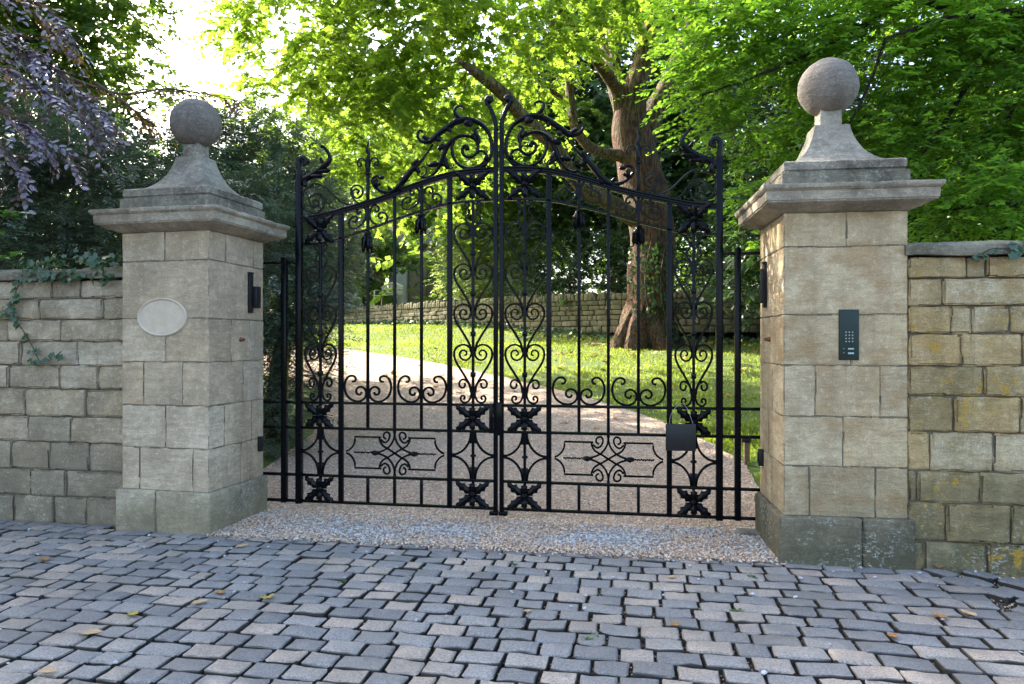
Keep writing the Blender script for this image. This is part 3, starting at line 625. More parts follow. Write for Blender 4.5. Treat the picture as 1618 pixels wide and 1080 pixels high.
# ================================================================== WALLS
def wx(px, Y): return on_y(px, 540, Y).x
def rubble(name, label, Y, rz, zs, cuts, xa, xb, mat, mort, seed, cope, tone, x_in, rot_at, ext_right):
    root = empty(name, (rot_at, Y, 0), rz); tag(root, label, 'wall'); rnd = random.Random(seed); mb = MB()
    for k in range(len(zs) - 1):
        zb, za = zs[k], zs[k + 1]; c = sorted(cuts[k])
        if ext_right:
            while c[-1] < xb - .2: c.append(c[-1] + rnd.uniform(.25, .62))
            c = [x_in] + c; c[-1] = xb
        else:
            while c[0] > xa + .2: c.insert(0, c[0] - rnd.uniform(.3, .6))
            c[0] = xa; c = c + [x_in]
        for i in range(len(c) - 1):
            g = rnd.uniform(.002, .006); dy = rnd.uniform(-.014, .006)
            if c[i + 1] - c[i] < .035: continue
            if k == 0 and not ext_right: dy += .004
            rock(mb, c[i] + g - rot_at, c[i + 1] - g - rot_at, dy, .2, za + g, zb - g, rnd.uniform(.008, .017), .04, .0095, 9, (rnd.random(), (rnd.random() ** 2) * .5 + tone(k), 0), seed + k * 20 + i, chip=.075)
    o = mb.build('stonework', mat, root)
    mo = MB(); bx(mo, xa - rot_at, xb - rot_at, .021, .40, -.08, zs[0] - .01, .003); mo.build('mortar', mort, root)
    mb = MB(); x = xa
    while x < xb - .05:
        l = min(rnd.uniform(.45, .75), xb - x); l = xb - x if xb - x - l < .25 else l
        ijs = []; prof = [(-.045, 0), (-.052, .03), (-.045, .06), (.0, .085), (.15, .105), (.33, .085), (.44, .055), (.45, 0)]; nseg = 12; vs = []; fs = []
        for i in range(nseg + 1):
            u = x + .004 + (l - .008) * i / nseg; en = 1 if 0 < i < nseg else .93
            for (y, z) in prof:
                d = .018 * noise.noise((u * 6, y * 9, z * 9 + seed)) + .006 * noise.noise((u * 22, y * 20, z * 20)); vs.append((u - rot_at, (y - .2) * en + .2 + d, cope + z * en + d * .6 + .006 * math.sin(x * 7)))
        m = len(prof)
        for i in range(nseg):
            for k in range(m): fs.append((i * m + k, i * m + (k + 1) % m, (i + 1) * m + (k + 1) % m, (i + 1) * m + k))
        fs.append(tuple(range(m))); fs.append(tuple(nseg * m + k for k in range(m))[::-1]); fs = [f[::-1] for f in fs]; mb.add(vs, fs, (rnd.random(), rnd.random() * .3, 0)); x += l
    mb.build('coping', M_COPE, root); return root
YL = -.59; zl = [1.95, 1.80, 1.63, 1.456, 1.26, 1.07, .847, .64, .415, .20, -.05]
cl = [[-55, 79, 127], [-30, 60, 162], [-60, 9, 95], [-80, 30, 121], [-90, 10, 94, 155], [-50, 38, 134], [-40, 43, 112], [-60, 15.5, 77, 140], [-45, 46, 102], [-70, 20, 82, 135]]
cl = [[wx(p, YL) for p in r] for r in cl]
lw = rubble('boundary_wall', 'grey squared rubble wall with ivy, left of the left pier', YL, -R(1.0), zl, cl, -12, wx(193, YL) + .10, M_LW, M_MORTD, 41, 1.955, lambda k: .0 if k < 6 else .22, wx(193, YL) + .04, -2.9, False)
YR = PF + .022; yz = [58, 125, 213, 300, 403, 497, 610, 735, 835, 955, 1085]
zr_ = [1.45 + (540 - (380 + y / 2.0385)) / 243 for y in yz]
crr = [[770, 835, 1100], [690, 1010], [720, 788, 912, 1080], [752, 955], [828, 1060], [730, 945], [655, 857, 1050], [612, 815, 1000], [705, 915], [630, 840, 1020]]
crr = [[wx(1150 + p / 2.0385, YR) for p in r] for r in crr]
xin = wx(1436, YR)
rw = rubble('boundary_wall', 'ochre lichened rubble wall, right of the right pier', YR, R(1.0), zr_, crr, xin - .03, 12, M_RW, M_MORTD, 87, zr_[0] + .005, lambda k: .0 if k < 7 else .35, xin - .004, 2.8, True)
ths = MB(); rock(ths, 1.84, 2.05, -.16, .0, -.03, .035, .008, .04, .003, 9, (.9, 0, 0), 4); tag(ths.build('threshold_stone', M_CAP), 'small pale threshold slab at foot of right pier', 'stone slab')

# ================================================================== GATES
RZ = [.107, .328, .727, .940]; HT = [2.41, 2.083, 1.756, 1.428]
UO, UI1, UB1, UB2, UB3, UI2, UC, UM = [gp(x, 540)[0] for x in (473, 539, 581.3, 623.6, 666, 710.7, 747.5, 783.6)]
UA = (UO + UI1) / 2 + .004
MR = [z1(*p) for p in ((30, 657), (150, 642), (250, 615), (380, 578), (480, 545), (560, 512), (640, 482), (760, 443), (880, 420), (1025, 408))]
LR = [z1(*p) for p in ((30, 781), (150, 772), (250, 750), (380, 708), (520, 657), (650, 616), (780, 580), (900, 565), (1025, 556))]
def zi(C, x): return float(np.interp(x, [c[0] for c in C], [c[1] for c in C]))
HH = [(-14, 300), (-22, 258), (-45, 215), (-70, 175), (-100, 130), (-119, 92), (-125, 60), (-117, 28), (-90, 6), (-58, 0), (-30, 12), (-14, 38), (-14, 68), (-32, 92), (-58, 97), (-80, 84), (-88, 60), (-78, 40), (-58, 35), (-44, 46), (-44, 62), (-56, 68)]
def leaf_blade(mb, base, tip, wid, y, cup=.02, sx=1, teeth=3, bend=0.0):
    """pointed toothed iron leaf from base to tip (x,z), raised midrib"""
    b = Vector(base); t = Vector(tip); d = t - b; L = d.length; d.normalize(); nn = Vector((-d.y, d.x)); vs = []; fs = []; K = teeth * 4 + 1
    for i in range(K):
        u = i / (K - 1); w_ = wid * math.sin(math.pi * min(1, (u * .92 + .08)) ** .8) ** .75 * (1 + .35 * (1 if (i % 4) == 2 else (-.55 if i % 4 == 0 else 0)) * (1 if 0 < i < K - 1 else 0)) if i < K - 1 else 0.001
        c_ = b + d * (L * u) + nn * bend * math.sin(u * 3.14); yy = y - cup * math.sin(u * 2.6) - .004
        for s_, h in ((-1, .008), (-.5, -.002), (0, -.007), (.5, -.002), (1, .008)): q = c_ + nn * (w_ * s_) + d * (abs(s_) * w_ * .35); vs.append((sx * q.x, yy + h, q.y))
        for s_ in (1, 0, -1): q = c_ + nn * (w_ * s_ * .98) + d * (abs(s_) * w_ * .35); vs.append((sx * q.x, yy + .012, q.y))
    for i in range(K - 1):
        for k in range(8): f = (i * 8 + k, i * 8 + (k + 1) % 8, (i + 1) * 8 + (k + 1) % 8, (i + 1) * 8 + k); fs.append(f if sx > 0 else f[::-1])
    mb.add(vs, fs)
def rosette(c, hw, hh, sx, root, y=-.012, vert=True):
    mb = MB(); cx, cz = c
    for a, b in ((-1, 1), (1, 1), (1, -1), (-1, -1)): leaf_blade(mb, (cx + a * .012, cz + b * .008), (cx + a * hw, cz + b * hh), .031, y, .03, sx, 3, .004 * a * b)
    for b in (1, -1): leaf_blade(mb, (cx, cz + b * .01), (cx, cz + b * hh * .96), .030, y - .006, .02, sx, 2)
    ball(mb, (sx * cx, y - .028, cz), .015, 10, 8, (1, .8, 1)); ball(mb, (sx * cx, y - .012, cz), .028, 10, 6, (1, .5, 1)); return mb.build('leaf_rosette', M_IRON, root)
def gate_leaf(sx, label):
    root = empty('iron_gate_leaf', (sx * (UO - .02), 0, 0)); tag(root, label, 'gate', None)
    off = Vector((sx * (UO - .02), 0, 0))
    def B(mb, nm): return mb.build(nm, M_IRON, root, loc=None)
    fin = []
    def done(mb, nm): o = B(mb, nm); fin.append(o); return o
    def vbar(x, z0, z1_, w_, d_, nm): mb = MB(); bx(mb, *sorted((sx * (x - w_ / 2), sx * (x + w_ / 2))), -d_ / 2, d_ / 2, z0, z1_, .003); return done(mb, nm)
    # stiles
    mb = MB(); zt_ = z1(52, 430)[1]; bx(mb, *sorted((sx * (UO - .026), sx * (UO + .026))), -.026, .026, .085, zt_, .004)
    strip(mb, [(UO, zt_ - .02), (UO - .002, zt_ + .03), z1(38, 395), z1(38, 362), z1(52, 345), z1(72, 350), z1(78, 368), z1(66, 380), z1(58, 370)], .045, .04, taper=lambda t: 1.05 - .55 * t, sx=sx)
    cxx, czz = z1(64, 366); ball(mb, (sx * cxx, 0, czz), .022, 10, 8); done(mb, 'outer_stile')
    mb = MB(); zt_ = z1(1018, 200)[1]; bx(mb, *sorted((sx * (UM - .018), sx * (UM + .016))), -.02, .02, .07, zt_, .003)
    strip(mb, [(UM, zt_ - .02), (UM, zt_ + .02), z1(1018, 140), z1(1002, 100), z1(984, 75), z1(980, 55), z1(992, 44), z1(1008, 50), z1(1006, 66)], .036, .036, taper=lambda t: 1 - .35 * t, sx=sx)
    cxx, czz = z1(995, 60); ball(mb, (sx * cxx, 0, czz), .026, 12, 8); done(mb, 'meeting_stile')
    for x in (UI1, UI2): vbar(x, RZ[0], zi(MR, x) - .01, .040, .034, 'inner_stile')
    # straight rails
    for z in RZ:
        mb = MB(); bx(mb, *sorted((sx * (UO + .024), sx * (UM - .016))), -.015, .015, z - .011, z + .011, .003); done(mb, 'rail')
    mb = MB(); bx(mb, *sorted((sx * (UM - .05), sx * (UM + .02))), -.03, .03, .055, .085, .004)
    if sx < 0: bx(mb, *sorted((sx * (UM - .03), sx * (UM - .008))), -.022, -.045, .70, .965, .004) if False else None
    done(mb, 'foot_shoe')
    # curved rails
    mb = MB(); strip(mb, [(a, b) for a, b in MR], .052, .022, 0, sx=sx); strip(mb, [(a, b + .019) for a, b in MR], .014, .046, 0, sx=sx); strip(mb, [(a, b - .019) for a, b in MR], .014, .046, 0, sx=sx); strip(mb, MR, .016, .036, 0, sx=sx); done(mb, 'moulded_top_rail')
    mb = MB(); strip(mb, LR, .020, .034, 0, sx=sx); done(mb, 'curved_lower_rail')
    # wide panel bars
    for x in (UB1, UB3): vbar(x, RZ[2], zi(MR, x) + (.0 if x == UB3 else .02), .024, .024, 'vertical_bar'); vbar(x, RZ[0], RZ[1], .024, .024, 'vertical_bar')
    vbar(UB2, RZ[2] - .03, zi(MR, UB2), .024, .024, 'vertical_bar'); vbar(UB2, RZ[0], RZ[1] + .03, .024, .024, 'vertical_bar')
    # scroll panels
    for (x, n0, hw) in ((UA, 1, .138), (UC, 0, .158 * 1.0)):
        vbar(x, RZ[0], zi(LR, x), .022, .022, 'vertical_bar')
        k = .328 / 256; kx = hw / 125
        for z in HT[n0:]:
            mb = MB()
            for m_ in (1, -1): strip(mb, [(x + m_ * a * kx, z - b * k) for a, b in HH], .0165, .020, 0, n=5, sx=sx, taper=lambda t: 1.1 - .3 * t)
            bx(mb, *sorted((sx * (x - .020), sx * (x + .020))), -.016, .016, z - .262, z - .222, .004)
            done(mb, 'heart_scroll')
        mb = MB(); zt_ = zi(LR, x) - .01; zb = HT[n0] - .01; h = zt_ - zb               # small vase of curls under the curved rail
        for m_ in (1, -1):
            P_ = [(.045, .93), (.030, .88), (.036, .97), (.055, .985), (.066, .93), (.060, .84), (.035, .70), (.030, .58), (.048, .42), (.062, .28), (.052, .14), (.024, -.02), (.012, -.14)]
            strip(mb, [(x + m_ * a * hw / .158, zb + b * h) for a, b in P_], .014, .018, 0, sx=sx)
        done(mb, 'curl_vase')
        mb = MB()                                                                   # paired curls standing on the upper rail
        for m_ in (1, -1):
            P_ = [(52, 455), (62, 448), (60, 432), (45, 428), (38, 444), (45, 462)]; q = hw / .158
            T_ = [(.087, 1.098), (.097, 1.108), (.088, 1.122), (.070, 1.118), (.066, 1.100), (.078, 1.080), (.100, 1.080), (.114, 1.098), (.112, 1.125), (.090, 1.145), (.058, 1.136), (.030, 1.105), (.016, 1.06), (.018, 1.01), (.036, .972), (.068, .957), (.094, .966), (.104, .990), (.094, 1.012), (.074, 1.010), (.068, .993), (.080, .984)]
            strip(mb, [(x + m_ * a * q, b) for a, b in T_[3:]], .0155, .019, 0, n=4, sx=sx)
        done(mb, 'curl_pair')
        mb = MB(); zc = (RZ[1] + RZ[2]) / 2; W_ = UI2 - UC if x == UC else UA - UI1
        rad = (UM - UI2) / 2 - .02 if x == UC else (UI1 - UO) / 2 - .02
        xm = x
        for m_ in (1, -1):
            for n_ in (1, -1):
                hh = (RZ[2] - RZ[1]) / 2 - .015; P_ = []
                for i in range(9): th = math.pi / 2 * i / 8; P_.append((xm + m_ * (.018 + (rad - .010) * (1 - math.cos(th))), zc + n_ * (.006 + hh * (1 - math.sin(th)))))
                strip(mb, P_, .0175, .022, 0, n=2, sx=sx)
            bx(mb, *sorted((sx * (xm + .009), sx * (xm + .027))) if m_ > 0 else sorted((sx * (xm - .027), sx * (xm - .009))), -.011, .011, zc + .10, RZ[2], .002)
            bx(mb, *sorted((sx * (xm + .009), sx * (xm + .027))) if m_ > 0 else sorted((sx * (xm - .027), sx * (xm - .009))), -.011, .011, RZ[1], zc - .09, .002)
        ball(mb, (sx * xm, 0, zc), .026, 12, 8, (1, 1, .55)); done(mb, 'quatrefoil_bars')
        for (zc_, hh) in (((RZ[2] + RZ[3]) / 2, .098), ((RZ[0] + RZ[1]) / 2, .100), ((zi(MR, x) + zi(LR, x)) / 2, .115)): fin.append(rosette((x, zc_), .14 if x == UC else .128, hh, sx, root))
    # four C-scrolls over the upper rail
    CS = [(458, 416), (470, 414), (474, 400), (462, 390), (444, 392), (428, 412), (423, 445), (434, 480), (460, 502), (490, 507), (514, 494), (523, 470), (514, 448), (494, 440), (478, 452), (479, 470), (494, 476), (502, 464)]
    cs = [z3(*p) for p in CS]; x0s = z3(407, 0)[0]; x1s = z3(530, 0)[0]; edges = [(UI1, UB1, 1), (UB2, UB1, -1), (UB2, UB3, 1), (UI2, UB3, -1)]
    for a_, b_, dr in edges:
        mb = MB(); strip(mb, [(a_ + (p[0] - x0s) / (x1s - x0s) * (b_ - a_), p[1]) for p in cs], .0175, .021, 0, n=4, sx=sx); done(mb, 'c_scroll')
    # strapwork panel
    def L3(x, y): return (UB2 + (x - 653) / 2.92 / 190.5, .530 + (746 - y) / 2.92 / 190.5)
    mb = MB()
    for m_ in (1, -1):
        for n_ in (1, -1):
            Q = lambda x, y: (UB2 + m_ * (L3(x, y)[0] - UB2), .530 + n_ * (L3(x, y)[1] - .530))
            strip(mb, [Q(418, 742), Q(432, 736), Q(449, 720), Q(459, 700), Q(461, 684)], .0145, .02, 0, n=4, sx=sx); strip(mb, [Q(461, 690), Q(461, 674), Q(520, 674), Q(588, 674)], .0145, .019, 0, sx=sx, smooth=False)
            strip(mb, [Q(612, 682), Q(600, 672), Q(604, 655), Q(620, 650), Q(630, 664), Q(622, 688), Q(604, 698), Q(586, 684), Q(580, 662), Q(594, 645), Q(616, 642)][:8], .0145, .018, 0, n=4, sx=sx)
            strip(mb, [Q(580, 672), Q(582, 690), Q(596, 712), Q(624, 728), Q(653, 746), Q(670, 757)], .015, .018, 0, n=4, sx=sx)
            strip(mb, [Q(653, 642), Q(651, 672), Q(640, 700), Q(618, 724), Q(590, 738), Q(560, 745)], .015, .018, 0, n=4, sx=sx)
        sp = [Vector((sx * (UB2 + m_ * (L3(x, 746)[0] - UB2)), .003 * math.cos(i * 2.2), .530 + .0035 * math.sin(i * 2.2))) for i, x in enumerate(np.linspace(458, 550, 22))]
        tube(mb, sp, [.0045 if i % 2 else .0085 for i in range(22)], 6, n=2)
        ball(mb, (sx * (UB2 + m_ * (L3(553, 0)[0] - UB2)), 0, .530), .019, 8, 6, (1.3, .8, 1)); leaf_blade(mb, (UB2 + m_ * (L3(585, 0)[0] - UB2), .53), (UB2 + m_ * (L3(540, 0)[0] - UB2), .53), .018, -.008, .01, sx, 1)
    done(mb, 'strapwork')
    # paired scrolls between the curved rails
    PS = [(700, 520), (690, 530), (675, 524), (674, 508), (688, 497), (706, 500)]
    for bxx in (UB1, UB3):
        o_ = z1(655, 0)[0]; dz = zi(LR, bxx) - zi(LR, UB3); slope = (zi(LR, bxx + .1) - zi(LR, bxx - .1)) / .2
        for m_ in (1, -1):
            P_ = [(692, 514), (700, 524), (711, 515), (708, 498), (690, 493), (672, 506), (664, 535), (670, 565), (692, 585), (724, 590), (748, 574), (754, 548), (740, 530), (718, 530), (710, 546), (720, 558), (733, 550)]
            mb = MB(); pts = []
            for p in P_:
                g_ = z1(*p); dx = m_ * (g_[0] - o_); pts.append((bxx + dx, g_[1] + dz + (slope * dx if m_ < 0 else 0) + (.0 if m_ > 0 else .01) + (slope * dx * .0)))
            base_s = (zi(LR, UB3 + .1) - zi(LR, UB3 - .1)) / .2
            if m_ < 0: pts = [(a, b + base_s * (bxx - a) * -1 * 0) for a, b in pts]
            strip(mb, pts, .0165, .02, 0, n=4, sx=sx); done(mb, 's_scroll')
    # hanging leaf drops
    for bxx in (UB1, UB3):
        mb = MB(); zt_ = zi(LR, bxx) - .005
        bx(mb, *sorted((sx * (bxx - .026), sx * (bxx + .026))), -.02, .02, zt_ - .035, zt_ - .018, .003)
        tube(mb, [(sx * bxx, 0, zt_ - .03), (sx * bxx, 0, zt_ - .06), (sx * bxx, 0, zt_ - .10), (sx * bxx, 0, zt_ - .15)], [.018, .034, .032, .016], 10, n=3)
        for a, dy in ((-.034, 0), (-.015, -.02), (.015, -.02), (.034, 0)): leaf_blade(mb, (bxx + a * .5, zt_ - .03), (bxx + a * 1.1, zt_ - .185), .017, dy - .012, .018, sx, 2, .006 * (1 if a > 0 else -1))
        for m_ in (1, -1): strip(mb, [(bxx + m_ * a, zt_ - b) for a, b in ((.025, .12), (.03, .16), (.045, .185), (.066, .182), (.068, .165))], .009, .012, -.004, sx=sx, taper=lambda t: 1.2 - .6 * t)
        done(mb, 'leaf_drop')
    # spear finial on the first bar
    mb = MB(); X0 = UB1; zb = zi(MR, UB1); f = lambda y: z1(385, y)[1]
    bx(mb, *sorted((sx * (X0 - .013), sx * (X0 + .013))), -.013, .013, zb, f(428), .002); bx(mb, *sorted((sx * (X0 - .026), sx * (X0 + .026))), -.022, .022, f(432), f(422), .003)
    tube(mb, [(sx * (X0 + a), 0, f(y)) for a, y in ((0, 425), (0, 400), (.0, 375), (.001, 350), (.008, 330), (-.006, 308), (-.001, 288), (.004, 272), (.002, 258))], [.018, .024, .026, .017, .015, .013, .011, .007, .002], 8)
    for m_ in (1, -1): strip(mb, [(X0 + m_ * a, f(y)) for a, y in ((.008, 400), (.022, 365), (.045, 349), (.078, 352), (.092, 372), (.080, 388), (.060, 384), (.062, 370), (.074, 370))], .012, .018, 0, sx=sx, taper=lambda t: 1.2 - .4 * t)
    done(mb, 'spear_finial')
    # volutes beside the finial and at the hinge end
    mb = MB()
    strip(mb, [z1(*p) for p in ((330, 528), (340, 518), (332, 502), (314, 500), (302, 518), (308, 542), (330, 552), (355, 540), (368, 515), (355, 490), (328, 483), (305, 495), (300, 515))][:1] + [z1(*p) for p in ((342, 530), (340, 512), (322, 504), (308, 518), (314, 542), (336, 548), (356, 530), (358, 500), (334, 484), (308, 492), (300, 520), (316, 555), (345, 575), (375, 560))][1:], .0145, .018, 0, n=4, sx=sx)
    strip(mb, [z1(*p) for p in ((360, 570), (330, 580), (290, 580), (255, 570), (225, 545), (195, 515), (160, 488), (120, 478), (92, 488))], .016, .02, 0, sx=sx); done(mb, 'long_scroll')
    mb = MB(); strip(mb, [z1(*p) for p in ((118, 575), (128, 568), (124, 556), (106, 558), (98, 576), (112, 594), (138, 594), (158, 572), (152, 540), (124, 522), (92, 525))][:0] + [z1(*p) for p in ((120, 578), (110, 568), (122, 556), (136, 566), (134, 586), (112, 592), (94, 576), (92, 548), (116, 528), (146, 538), (163, 570), (152, 606), (118, 624), (80, 612), (58, 575), (58, 530), (78, 500), (110, 490))], .016, .02, 0, n=4, sx=sx)
    strip(mb, [z1(*p) for p in ((118, 524), (150, 530), (172, 556), (195, 588), (225, 604), (250, 600))], .012, .018, 0, sx=sx, taper=lambda t: 1.1 - .3 * t); done(mb, 'hinge_volute')
    def A(p, y=0): g_ = z1(*p); return Vector((sx * g_[0], y, g_[1]))
    # dragon-like leaf arm on the hinge stile
    mb = MB(); tube(mb, [A((50, 480)), A((68, 455)), A((100, 435)), A((140, 412), -.01), A((175, 385), -.015), A((198, 355), -.015), A((190, 325), -.01), A((172, 300)), A((156, 288)), A((150, 298))], [0.0195, 0.0317, 0.0268, 0.0244, 0.0268, 0.0207, 0.0146, 0.0134, 0.0146, 0.0073], 8)
    for a, b, w_ in (((90, 440), (170, 440), .016), ((120, 420), (205, 410), .018), ((70, 450), (78, 500), .014), ((140, 415), (200, 375), .014), ((165, 385), (150, 345), .010)): leaf_blade(mb, z1(*a), z1(*b), w_ * 1.45, -.012, .015, sx, 2)
    strip(mb, [z1(*p) for p in ((62, 440), (75, 415), (95, 420), (92, 440))], .012, .016, 0, sx=sx); done(mb, 'leaf_arm')
    # crest: great scroll, acanthus arms and inner volute
    mb = MB(); tube(mb, [A(p, yy) for p, yy in (((935, 398), 0), ((972, 382), 0), ((998, 345), 0), ((1006, 300), 0), ((1000, 245), 0), ((975, 195), 0), ((930, 165), 0), ((880, 155), -.004), ((830, 168), -.01), ((780, 200), -.012), ((740, 232), -.014), ((705, 262), -.012), ((668, 268), -.01), ((642, 252), 0), ((634, 228), 0), ((645, 208), 0), ((662, 214), 0))], [0.0122, 0.0146, 0.0146, 0.0146, 0.0159, 0.0171, 0.0207, 0.0268, 0.0268, 0.0244, 0.0244, 0.0244, 0.0183, 0.0134, 0.0110, 0.0098, 0.0122], 8, n=3)
    for a, b, w_ in (((900, 158), (872, 188), .022), ((885, 155), (905, 195), .020), ((800, 185), (770, 215), .018), ((795, 190), (800, 222), .014), ((740, 235), (745, 270), .018), ((720, 250), (690, 275), .016), ((850, 158), (815, 165), .014), ((700, 265), (660, 240), .014)): leaf_blade(mb, z1(*a), z1(*b), w_ * 1.45, -.014, .014, sx, 2)
    tube(mb, [A((862, 160)), A((842, 145), -.01), (A((822, 118), -.012)), A((826, 95)), A((846, 85)), A((864, 94)), A((862, 104))], [0.0220, 0.0195, 0.0146, 0.0122, 0.0110, 0.0098, 0.0110], 8); done(mb, 'crest_arm')
    mb = MB(); tube(mb, [A(p) for p in ((652, 445), (690, 443), (722, 420), (744, 385), (764, 335), (782, 290), (812, 256), (852, 236), (900, 240), (930, 262), (938, 300), (922, 332), (892, 344), (866, 330), (858, 304), (870, 286), (884, 290))], [0.0098, 0.0110, 0.0122, 0.0171, 0.0220, 0.0207, 0.0171, 0.0146, 0.0134, 0.0134, 0.0134, 0.0134, 0.0134, 0.0134, 0.0134, 0.0134, 0.0183], 8, n=3)
    ball(mb, A((884, 297)), .022, 12, 8)
    tube(mb, [A(p) for p in ((822, 252), (808, 290), (812, 335), (836, 375), (878, 398), (925, 396), (965, 372), (982, 340), (970, 318), (945, 312), (930, 325))], [0.0146, 0.0134, 0.0134, 0.0134, 0.0146, 0.0146, 0.0146, 0.0134, 0.0122, 0.0110, 0.0134], 8, n=3)
    tube(mb, [A(p) for p in ((935, 290), (942, 250), (925, 220), (930, 200), (945, 198))], [0.0122, 0.0171, 0.0159, 0.0110, 0.0073], 8)
    for a, b, w_ in (((930, 260), (905, 225), .014), ((790, 285), (735, 305), .018), ((775, 310), (755, 275), .012), ((745, 375), (690, 385), .015), ((750, 365), (800, 405), .014), ((770, 340), (790, 400), .012), ((972, 340), (985, 360), .012)): leaf_blade(mb, z1(*a), z1(*b), w_ * 1.45, -.010, .012, sx, 2)
    strip(mb, [z1(*p) for p in ((745, 375), (715, 392), (690, 388), (678, 372))], .010, .014, -.004, sx=sx); strip(mb, [z1(*p) for p in ((765, 350), (775, 385), (795, 402), (815, 390), (812, 374))], .010, .014, -.004, sx=sx); done(mb, 'inner_volute')
    mb = MB(); tube(mb, [A(p, yy) for p, yy in (((712, 278), 0), ((680, 325), 0), ((650, 365), -.004), ((615, 400), -.012), ((580, 445), -.016), ((545, 490), -.014), ((505, 518), -.008), ((460, 516), 0), ((425, 495), 0), ((408, 468), 0), ((415, 445), 0), ((435, 438), 0), ((452, 448), 0))], [0.0085, 0.0098, 0.0146, 0.0232, 0.0268, 0.0244, 0.0207, 0.0146, 0.0134, 0.0134, 0.0122, 0.0122, 0.0159], 8, n=3)
    for a, b, w_ in (((610, 405), (640, 350), .018), ((590, 430), (560, 455), .014), ((625, 395), (648, 425), .016), ((560, 470), (545, 520), .014), ((505, 515), (490, 490), .010), ((445, 445), (470, 450), .014), ((420, 490), (455, 478), .012), ((430, 450), (430, 490), .012)): leaf_blade(mb, z1(*a), z1(*b), w_ * 1.45, -.012, .014, sx, 2)
    strip(mb, [z1(*p) for p in ((630, 420), (648, 440), (672, 430), (680, 405), (665, 390), (650, 398))], .010, .014, 0, sx=sx); done(mb, 'acanthus_arm')
    for o in fin: o.location = -off
    return root
gl = gate_leaf(1, 'left leaf of the black wrought iron gates, scrolled crest'); gr = gate_leaf(-1, 'right leaf of the black wrought iron gates, with the square black plate hung on it')
mb = MB(); bx(mb, -.075, -.045, -.03, .024, .715, .952, .004); bx(mb, -.012, .03, -.034, -.021, .70, .965, .003); o = mb.build('lock_case', M_IRON, gl); o.location = -gl.location
# fixed railing panels
def rail_panel(sx, label):
    root = empty('fixed_railing_panel', (sx * 1.95, 0, 0)); tag(root, label, 'railing'); fin = []
    xe = 2.075; xg = 1.745
    mb = MB(); bx(mb, *sorted((sx * 1.83, sx * 1.876)), -.024, .024, .09, 2.165, .004); ball(mb, (sx * 1.853, 0, 2.165), .018, 10, 6, (1, 1, .6)); fin.append(mb.build('post', M_IRON, root))
    for z in RZ + [2.125]:
        mb = MB(); bx(mb, *sorted((sx * xg, sx * 1.832)), -.012, .012, z - .012, z + .012, .003); bx(mb, *sorted((sx * 1.874, sx * xe)), -.012, .012, z - .012, z + .012, .003); fin.append(mb.build('rail', M_IRON, root))
    for o in fin: o.location = -root.location
    return root
rail_panel(-1, 'narrow black railing panel fixed between left pier and gate leaf'); rail_panel(1, 'narrow black railing panel fixed between right pier and gate leaf')
# black square plate hung by wire on the right leaf
p0 = gp(1051, 667); p1 = gp(1098, 710)
np_ = empty('hanging_plate', (p0[0], -.085, p1[1])); tag(np_, 'square blank black plate hung by a wire on the right gate leaf', 'sign')
mb = MB(); w_, h_ = p1[0] - p0[0], p0[1] - p1[1]; bx(mb, 0, w_, -.004, .004, 0, h_, .002); mb.build('plate', M_BLACKP, np_)
mb = MB(); tube(mb, [(.03, .006, h_ - .001), (.035, .02, h_ + .05), (.07, .05, h_ + .11), (.12, .075, h_ + .15), (.165, .05, h_ + .11), (w_ - .02, .006, h_ - .001)], .0016, 5); mb.build('wire', M_STEEL, np_)
# small wooden post behind the right panel
p = on_ground(1180, 735); mb = MB(); e = empty('marker_post', p); tag(e, 'short brown wooden post with black sensor head, behind right railing', 'post')
rock(mb, -.028, .028, -.028, .028, -.05, .30, .006, .05, .003, 10); mb.build('post', M_WOOD, e); mb = MB(); bx(mb, -.055, .035, -.045, -.0285, .24, .29, .004); mb.build('sensor_head', M_BLACKP, e)

# ================================================================== BEHIND THE GATES: retaining wall, house, shed, bench
rw_px = [(330, 38), (430, 34), (545, 29.5), (620, 26.6), (700, 24.2), (790, 22.5), (870, 21.2), (1000, 19.8), (1210, 18.6), (1420, 18.2), (1700, 18.5)]
WLn = [at(px, 540, Z) for px, Z in rw_px]; WLn = [Vector((p.x, p.y, 0)) for p in crom(WLn, 6)]
cum = [0]
for a, b in zip(WLn[:-1], WLn[1:]): cum.append(cum[-1] + (b - a).length)
def on_line(s):
    i = max(0, min(len(WLn) - 2, int(np.searchsorted(cum, s)) - 1)); a, b = WLn[i], WLn[i + 1]; d = (b - a).normalized(); return a + d * (s - cum[i]), d
WTOP = 2.86
dw = empty('retaining_wall', (WLn[20].x, WLn[20].y, 1.9)); tag(dw, 'low dry stone retaining wall with upright coping along the far lawn', 'wall')
mb = MB(); mc = MB(); rnd = random.Random(5)
from mathutils import Matrix
zc = [1.70, 1.90, 2.07, 2.22, 2.36, 2.50, 2.64]
for k in range(6):
    s = rnd.uniform(0, .2)
    while s < cum[-1] - .5:
        l = rnd.uniform(.14, .42); p, d = on_line(s + l / 2); a = math.atan2(d.y, d.x); dy = rnd.uniform(-.02, .012)
        M_ = Matrix.Translation((p.x, p.y, 0)) @ Matrix.Rotation(a, 4, 'Z'); h = rnd.uniform(-.008, .008)
        rock(mb, -l / 2 + .006, l / 2 - .006, dy, .3, zc[k] + .006, zc[k + 1] - .006 + h, .02, .2, .008, 5, (rnd.random(), rnd.random() ** 3 * .6, 0), int(s * 10) + k * 999, M=M_); s += l
s = 0
